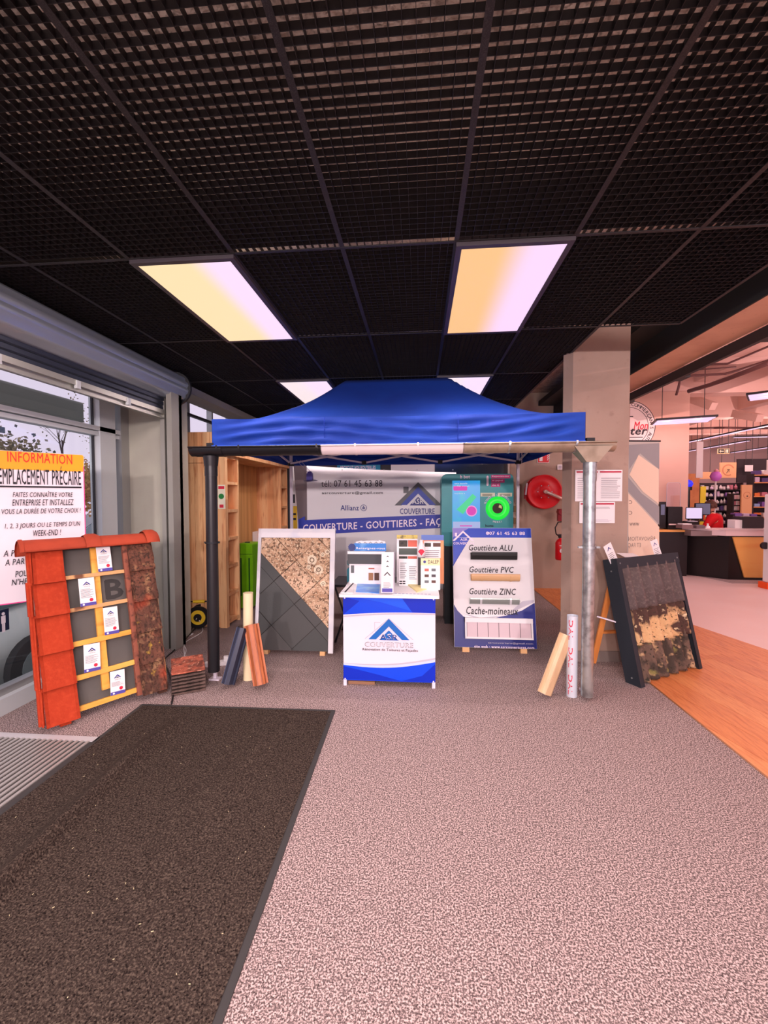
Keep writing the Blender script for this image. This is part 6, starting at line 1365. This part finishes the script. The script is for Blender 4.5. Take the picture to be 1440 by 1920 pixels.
for k, z in enumerate(zs_):
    x = ax+.06
    while x < ax+aw-.10:
        w_ = .05+.05*rn.random(); h = .09+.07*rn.random(); product(x+w_/2, 13.64, z, w_, h, 'b' if rn.random() < .4 else 'x', rn.choice(pm[:6]+pm[3:4]*2), 'board of the dark crowded wall shelves', 'product', 'products on the dark wall shelves', k); x += w_+.025+.02*rn.random()
s2_, bx, bw, zs2 = shelf_unit('shop shelves with wooden upper boards at the picture edge', 1412, 1470, 888, 12.6, (890, 904, 930, 950, 970), m_sd, bm=m_swd)
for k, z in enumerate(zs2):
    x = bx+.05
    while x < bx+bw-.12:
        w_ = .10+.1*rn.random(); h = .08+.07*rn.random(); product(x+w_/2, 12.64, z, w_, h, 'x', rn.choice(pm), 'board of the wooden-topped shelves', 'product', 'products on the wooden-board shelves', k); x += w_+.06
panelat('display_partition', 'panel', 'tall wooden end panel with a faint ring beside the crowded shelves', 1390, 909, 1411, 965, 12.5, m_ws, .05, lambda P, w, h: (P.ring(w*.5, h*.65, w*.3, w*.36, M('ring_brown', (206, 130, 96), .6), 20), P.rect(w*.45, h*.6, w*.6, h*.64, K())))
panelat('wooden_partition', 'partition', 'wooden partition with sloping top between the pier and the shelves', 1289, 888, 1312, 960, 13.0, M('partition_wood', (206, 130, 84), .6, var=[(4, (188, 112, 70), .45, .7, 'n')]), .06)
panelat('promo_card', 'sign', 'yellow and orange promotion card at the end of the crowded shelves', 1312, 912, 1324, 984, 13.3, M('promo_yellow', (240, 208, 60), .5), .02, lambda P, w, h: (P.rect(w*.1, h*.1, w*.9, h*.3, M('promo_red', (206, 70, 40), .5)), P.rect(w*.1, h*.38, w*.9, h*.5, OR)))
panelat('picture_panel', 'picture', 'square pale picture above the dark shelves beside the wooden sign', 1397, 872, 1412, 884, 13.95, m_paper, .02, hang=4.3)
panelat('dark_bulkhead', 'panel', 'dark panel with frames above the shelves at the far end of the shop', 1382, 860, 1450, 905, 14.1, m_sd, .05)
# low display of goods behind the person
ts_, cx0, cw, zs3 = shelf_unit('low display table of white packs behind the person', 1376, 1425, 965, 11.2, (968, 980), m_sd, back=False, name='display_table')
for z in zs3:
    x = cx0+.05
    while x < cx0+cw-.1: w_ = .12+.06*rn.random(); product(x+w_/2, 11.24, z, w_, .05+.05*rn.random(), 'x', rn.choice(pm[:4]), 'board of the low display behind the person', 'product', 'packs on the low display', zs3.index(z)); x += w_+.04
r3, dx0, dw_, zs4 = shelf_unit('rack with three pink and brown rows of packs beside the wooden end panel', 1375, 1391, 925, 12.8, (936, 947, 957, 968, 978), m_sd)
for z in zs4:
    for k in range(3): product(dx0+.03+(dw_-.06)*(k+.5)/3, 12.83, z, (dw_-.08)/3.2, .12, 'x', rn.choice([pm[0], pm[4], pm[9]]), 'board of the narrow rack by the wooden panel', 'product', 'packs in the narrow rack', zs4.index(z))
# ================================================================ OUTSIDE
st('outside_pavement', MB().box((-60, -25, -.6), (-3.12, 50, -.45)), M('asphalt', (150, 146, 150), .9, var=[(1.5, (130, 126, 130), .4, .7, 'n')]))
st('outside_wall_base', MB().box((-3.3, -3, -.6), (-3.1, 7.3, .0)), m_pil)
def car(name, x, y, z, phi, paint, label, s=1.0):
    """side-on car: profile swept with tumblehome, arches, wheels, glass"""
    t = thing(name, (x, y, z), label, 'car', phi=phi)
    L = 4.2; prof = [(0, .35), (.02, .62), (.18, .80), (.95, .93), (1.55, 1.36), (1.9, 1.46), (2.9, 1.45), (3.45, 1.30), (3.95, .98), (4.17, .88), (4.2, .42), (4.1, .28), (.1, .26)]
    prof = [(a*s, b*s) for a, b in prof]; vs = []; W_ = 1.74*s; n = len(prof)
    for (k, inset) in ((0, 1), (.06, 0), (.94, 0), (1, 1)):
        for (a, b) in prof:
            top = max(0, (b/s-.9)/.56); yy = W_*k; ins = (.06*inset+.16*top)*s; yy = yy+ins if k < .5 else yy-ins
            vs.append((a+(.04*s*inset if a < 2*s else -.04*s*inset), yy, b-(.03*s*inset)))
    f = [(k*n+i, k*n+(i+1) % n, (k+1)*n+(i+1) % n, (k+1)*n+i) for k in range(3) for i in range(n)]+[list(range(n))[::-1], [3*n+i for i in range(n)]]
    t.part('body', MB().add(vs, f, None, True), paint)
    m_cg = M('car_glass', (70, 90, 96), .08, spec=.9)
    for side in (0, 1):
        yy = (.125*s) if not side else W_-.125*s
        for (p0) in ([(1.12, .95), (1.62, 1.33), (2.2, 1.37), (2.2, .95)], [(2.28, .95), (2.28, 1.37), (2.95, 1.36), (3.4, 1.22), (3.62, .98)]):
            base = [(a*s, b*s) for a, b in p0]; d = -.012 if not side else .012
            mb = MB(); vv = []
            for (a, b) in base: ins = (.16*max(0, (b/s-.9)/.56))*s; vv.append((a, (ins-.006 if not side else W_-ins+.006), b))
            mb.add(vv, [list(range(len(vv)))]); t.part('side_window', mb, m_cg)
    t.part('windscreen', MB().add([(1.0*s, .2*s, .96*s), (1.0*s, W_-.2*s, .96*s), (1.53*s, W_-.26*s, 1.35*s), (1.53*s, .26*s, 1.35*s)], [(0, 1, 2, 3)]).add([(.985*s, .2*s, .965*s), (.985*s, W_-.2*s, .965*s), (1.515*s, W_-.26*s, 1.365*s), (1.515*s, .26*s, 1.365*s)], [(3, 2, 1, 0)]), m_cg)
    for xx in (.82, 3.35):
        for yy in (-.01, W_-.19*s):
            wl = t.part('wheel', MB().cyl((xx*s, yy, .31*s), (xx*s, yy+.2*s, .31*s), .31*s, seg=24), M('tyre', (34, 34, 38), .8)); t.part('rim', MB().cyl((xx*s, yy-.01, .31*s), (xx*s, yy+.21*s, .31*s), .19*s, seg=16), M('rim_metal', (150, 150, 156), .3, .7)).parent = wl
    for yy in (.1, W_-.36*s): t.part('headlamp', MB().box((-.0, yy, .6*s), (.14*s, yy+.26*s, .74*s)), LG()); t.part('tail_lamp', MB().box((4.08*s, yy, .7*s), (4.2*s, yy+.26*s, .85*s)), RD())
    return t
car('car', -3.85, .55, -.45, 90, M('paint_white', (226, 224, 236), .25), 'white car parked close outside the window behind the poster')
v = atX(185, 1000, -9); car('car', -7.2, 9.0, -.45, 90, M('paint_silver', (196, 200, 210), .25, .3), 'silver car parked further off seen between poster and window frame')
sf = thing('sunshade_box', (0, 0, 0), 'long grey fascia box of the entrance canopy outside the window', 'canopy')
sf.part('fascia', MB().rbox((-4.35, -3, 2.42), (-3.9, 4.62, 2.66), .03, seg=3), M('fascia_grey', (140, 134, 128), .6))
cp = thing('trolley_shelter', (0, 0, 0), 'blue-posted outdoor shelter with dark sloping roof in the car park', 'shelter')
v0 = atX(-20, 800, -7); v1 = atX(128, 792, -7); cp.part('roof', MB().add([(-7.0, 2.8, 2.75), (-7.0, 6.6, 2.75), (-9.4, 6.6, 3.1), (-9.4, 2.8, 3.1), (-7.0, 2.8, 2.65), (-7.0, 6.6, 2.65), (-9.4, 6.6, 3.0), (-9.4, 2.8, 3.0)], [(0, 1, 2, 3), (7, 6, 5, 4), (0, 4, 5, 1), (1, 5, 6, 2), (2, 6, 7, 3), (3, 7, 4, 0)]), M('shelter_roof', (74, 84, 92), .5))
m_pb = M('shelter_blue', (84, 116, 170), .4)
for (x, y) in ((-8.2, 6.5), (-8.2, 3.0)): cp.part('post', MB().cyl((x, y, -.45), (x, y, 2.75), .09, seg=12), m_pb); cp.part('arm', MB().bar((x, y, 2.2), (-7.1, y, 2.66), .06), m_pb); cp.part('arm', MB().bar((x, y, 2.2), (-9.3, y, 2.98), .06), m_pb)
def tree(px, py, X, h, cr_, label, leafm, dens, seed):
    b = atX(px, py, X); t = thing('tree', (b.x, b.y, -.45), label, 'tree'); rn = random.Random(seed); mb = MB(); tips = []
    mb.cyl((0, 0, 0), (0, 0, h*.45), .12, seg=8, r2=.08); st_ = [((0, 0, h*.42), (0, 0, 1), h*.28, .07, 0)]
    while st_:
        p, d, l, r, lev = st_.pop(); p = Vector(p); d = Vector(d).normalized(); e = p+d*l; mb.cyl(p, e, r, seg=5, r2=r*.6, caps=False); tips.append(e)
        if lev < 3:
            for k in range(4 if lev == 0 else 3): st_.append((p+d*l*(.5+.5*rn.random()), d+Vector((rn.uniform(-1, 1), rn.uniform(-1, 1), rn.uniform(-.1, .7)))*.8, l*.72, r*.5, lev+1))
    t.part('trunk', mb, M('bark', (92, 74, 70), .9)); ml = MB()
    for e in tips:
        for k in range(dens):
            c = e+Vector((rn.gauss(0, 1), rn.gauss(0, 1), rn.gauss(0, .8)))*cr_*.22; a = Vector((rn.uniform(-1, 1), rn.uniform(-1, 1), rn.uniform(-1, 1))).normalized()*.07; b2_ = a.orthogonal().normalized()*.045
            ml.add([c-a, c+b2_, c+a, c-b2_], [(0, 1, 2, 3)])
    o = t.part('leaves', ml, leafm); o['kind'] = 'stuff'
m_l1 = M('leaf_autumn', (204, 140, 80), .8, var=[(2, (160, 130, 70), .45, .6, 'n')]); m_l2 = M('leaf_dull', (150, 128, 100), .8, var=[(2, (104, 104, 84), .45, .6, 'n')])
for i, (px, X, h, c, lab, m_, dn) in enumerate(((150, -12.5, 2.5, 1.3, 'low orange autumn tree outside behind the poster corner', m_l1, 70), (196, -17, 3.4, 1.6, 'low orange-green tree outside beside the window frame', m_l1, 70), (222, -30, 9.0, 3.0, 'tall sparse tree outside seen through the upper window', m_l2, 5), (120, -22, 8.0, 2.4, 'thin bare-branched tree outside above the poster', m_l2, 3), (0, -12, 3.6, 1.6, 'dark autumn tree outside at the picture edge', m_l2, 30))):
    tree(px, 950, X, h, c, lab, m_, dn, 40+i)
hd_ = thing('far_building', (-24, 14, -.45), 'low pale building across the car park with a row of arches', 'building')
hd_.part('wall', MB().box((0, 0, 0), (.3, 14, 2.2)), M('far_pale', (214, 208, 212), .8)); 
for i in range(9): hd_.part('arch', MB().cyl((.31, 1+1.4*i, 1.3), (.34, 1+1.4*i, 1.3), .5, seg=16), M('arch_grey', (170, 166, 172), .8))
print('objects', len(bpy.data.objects))
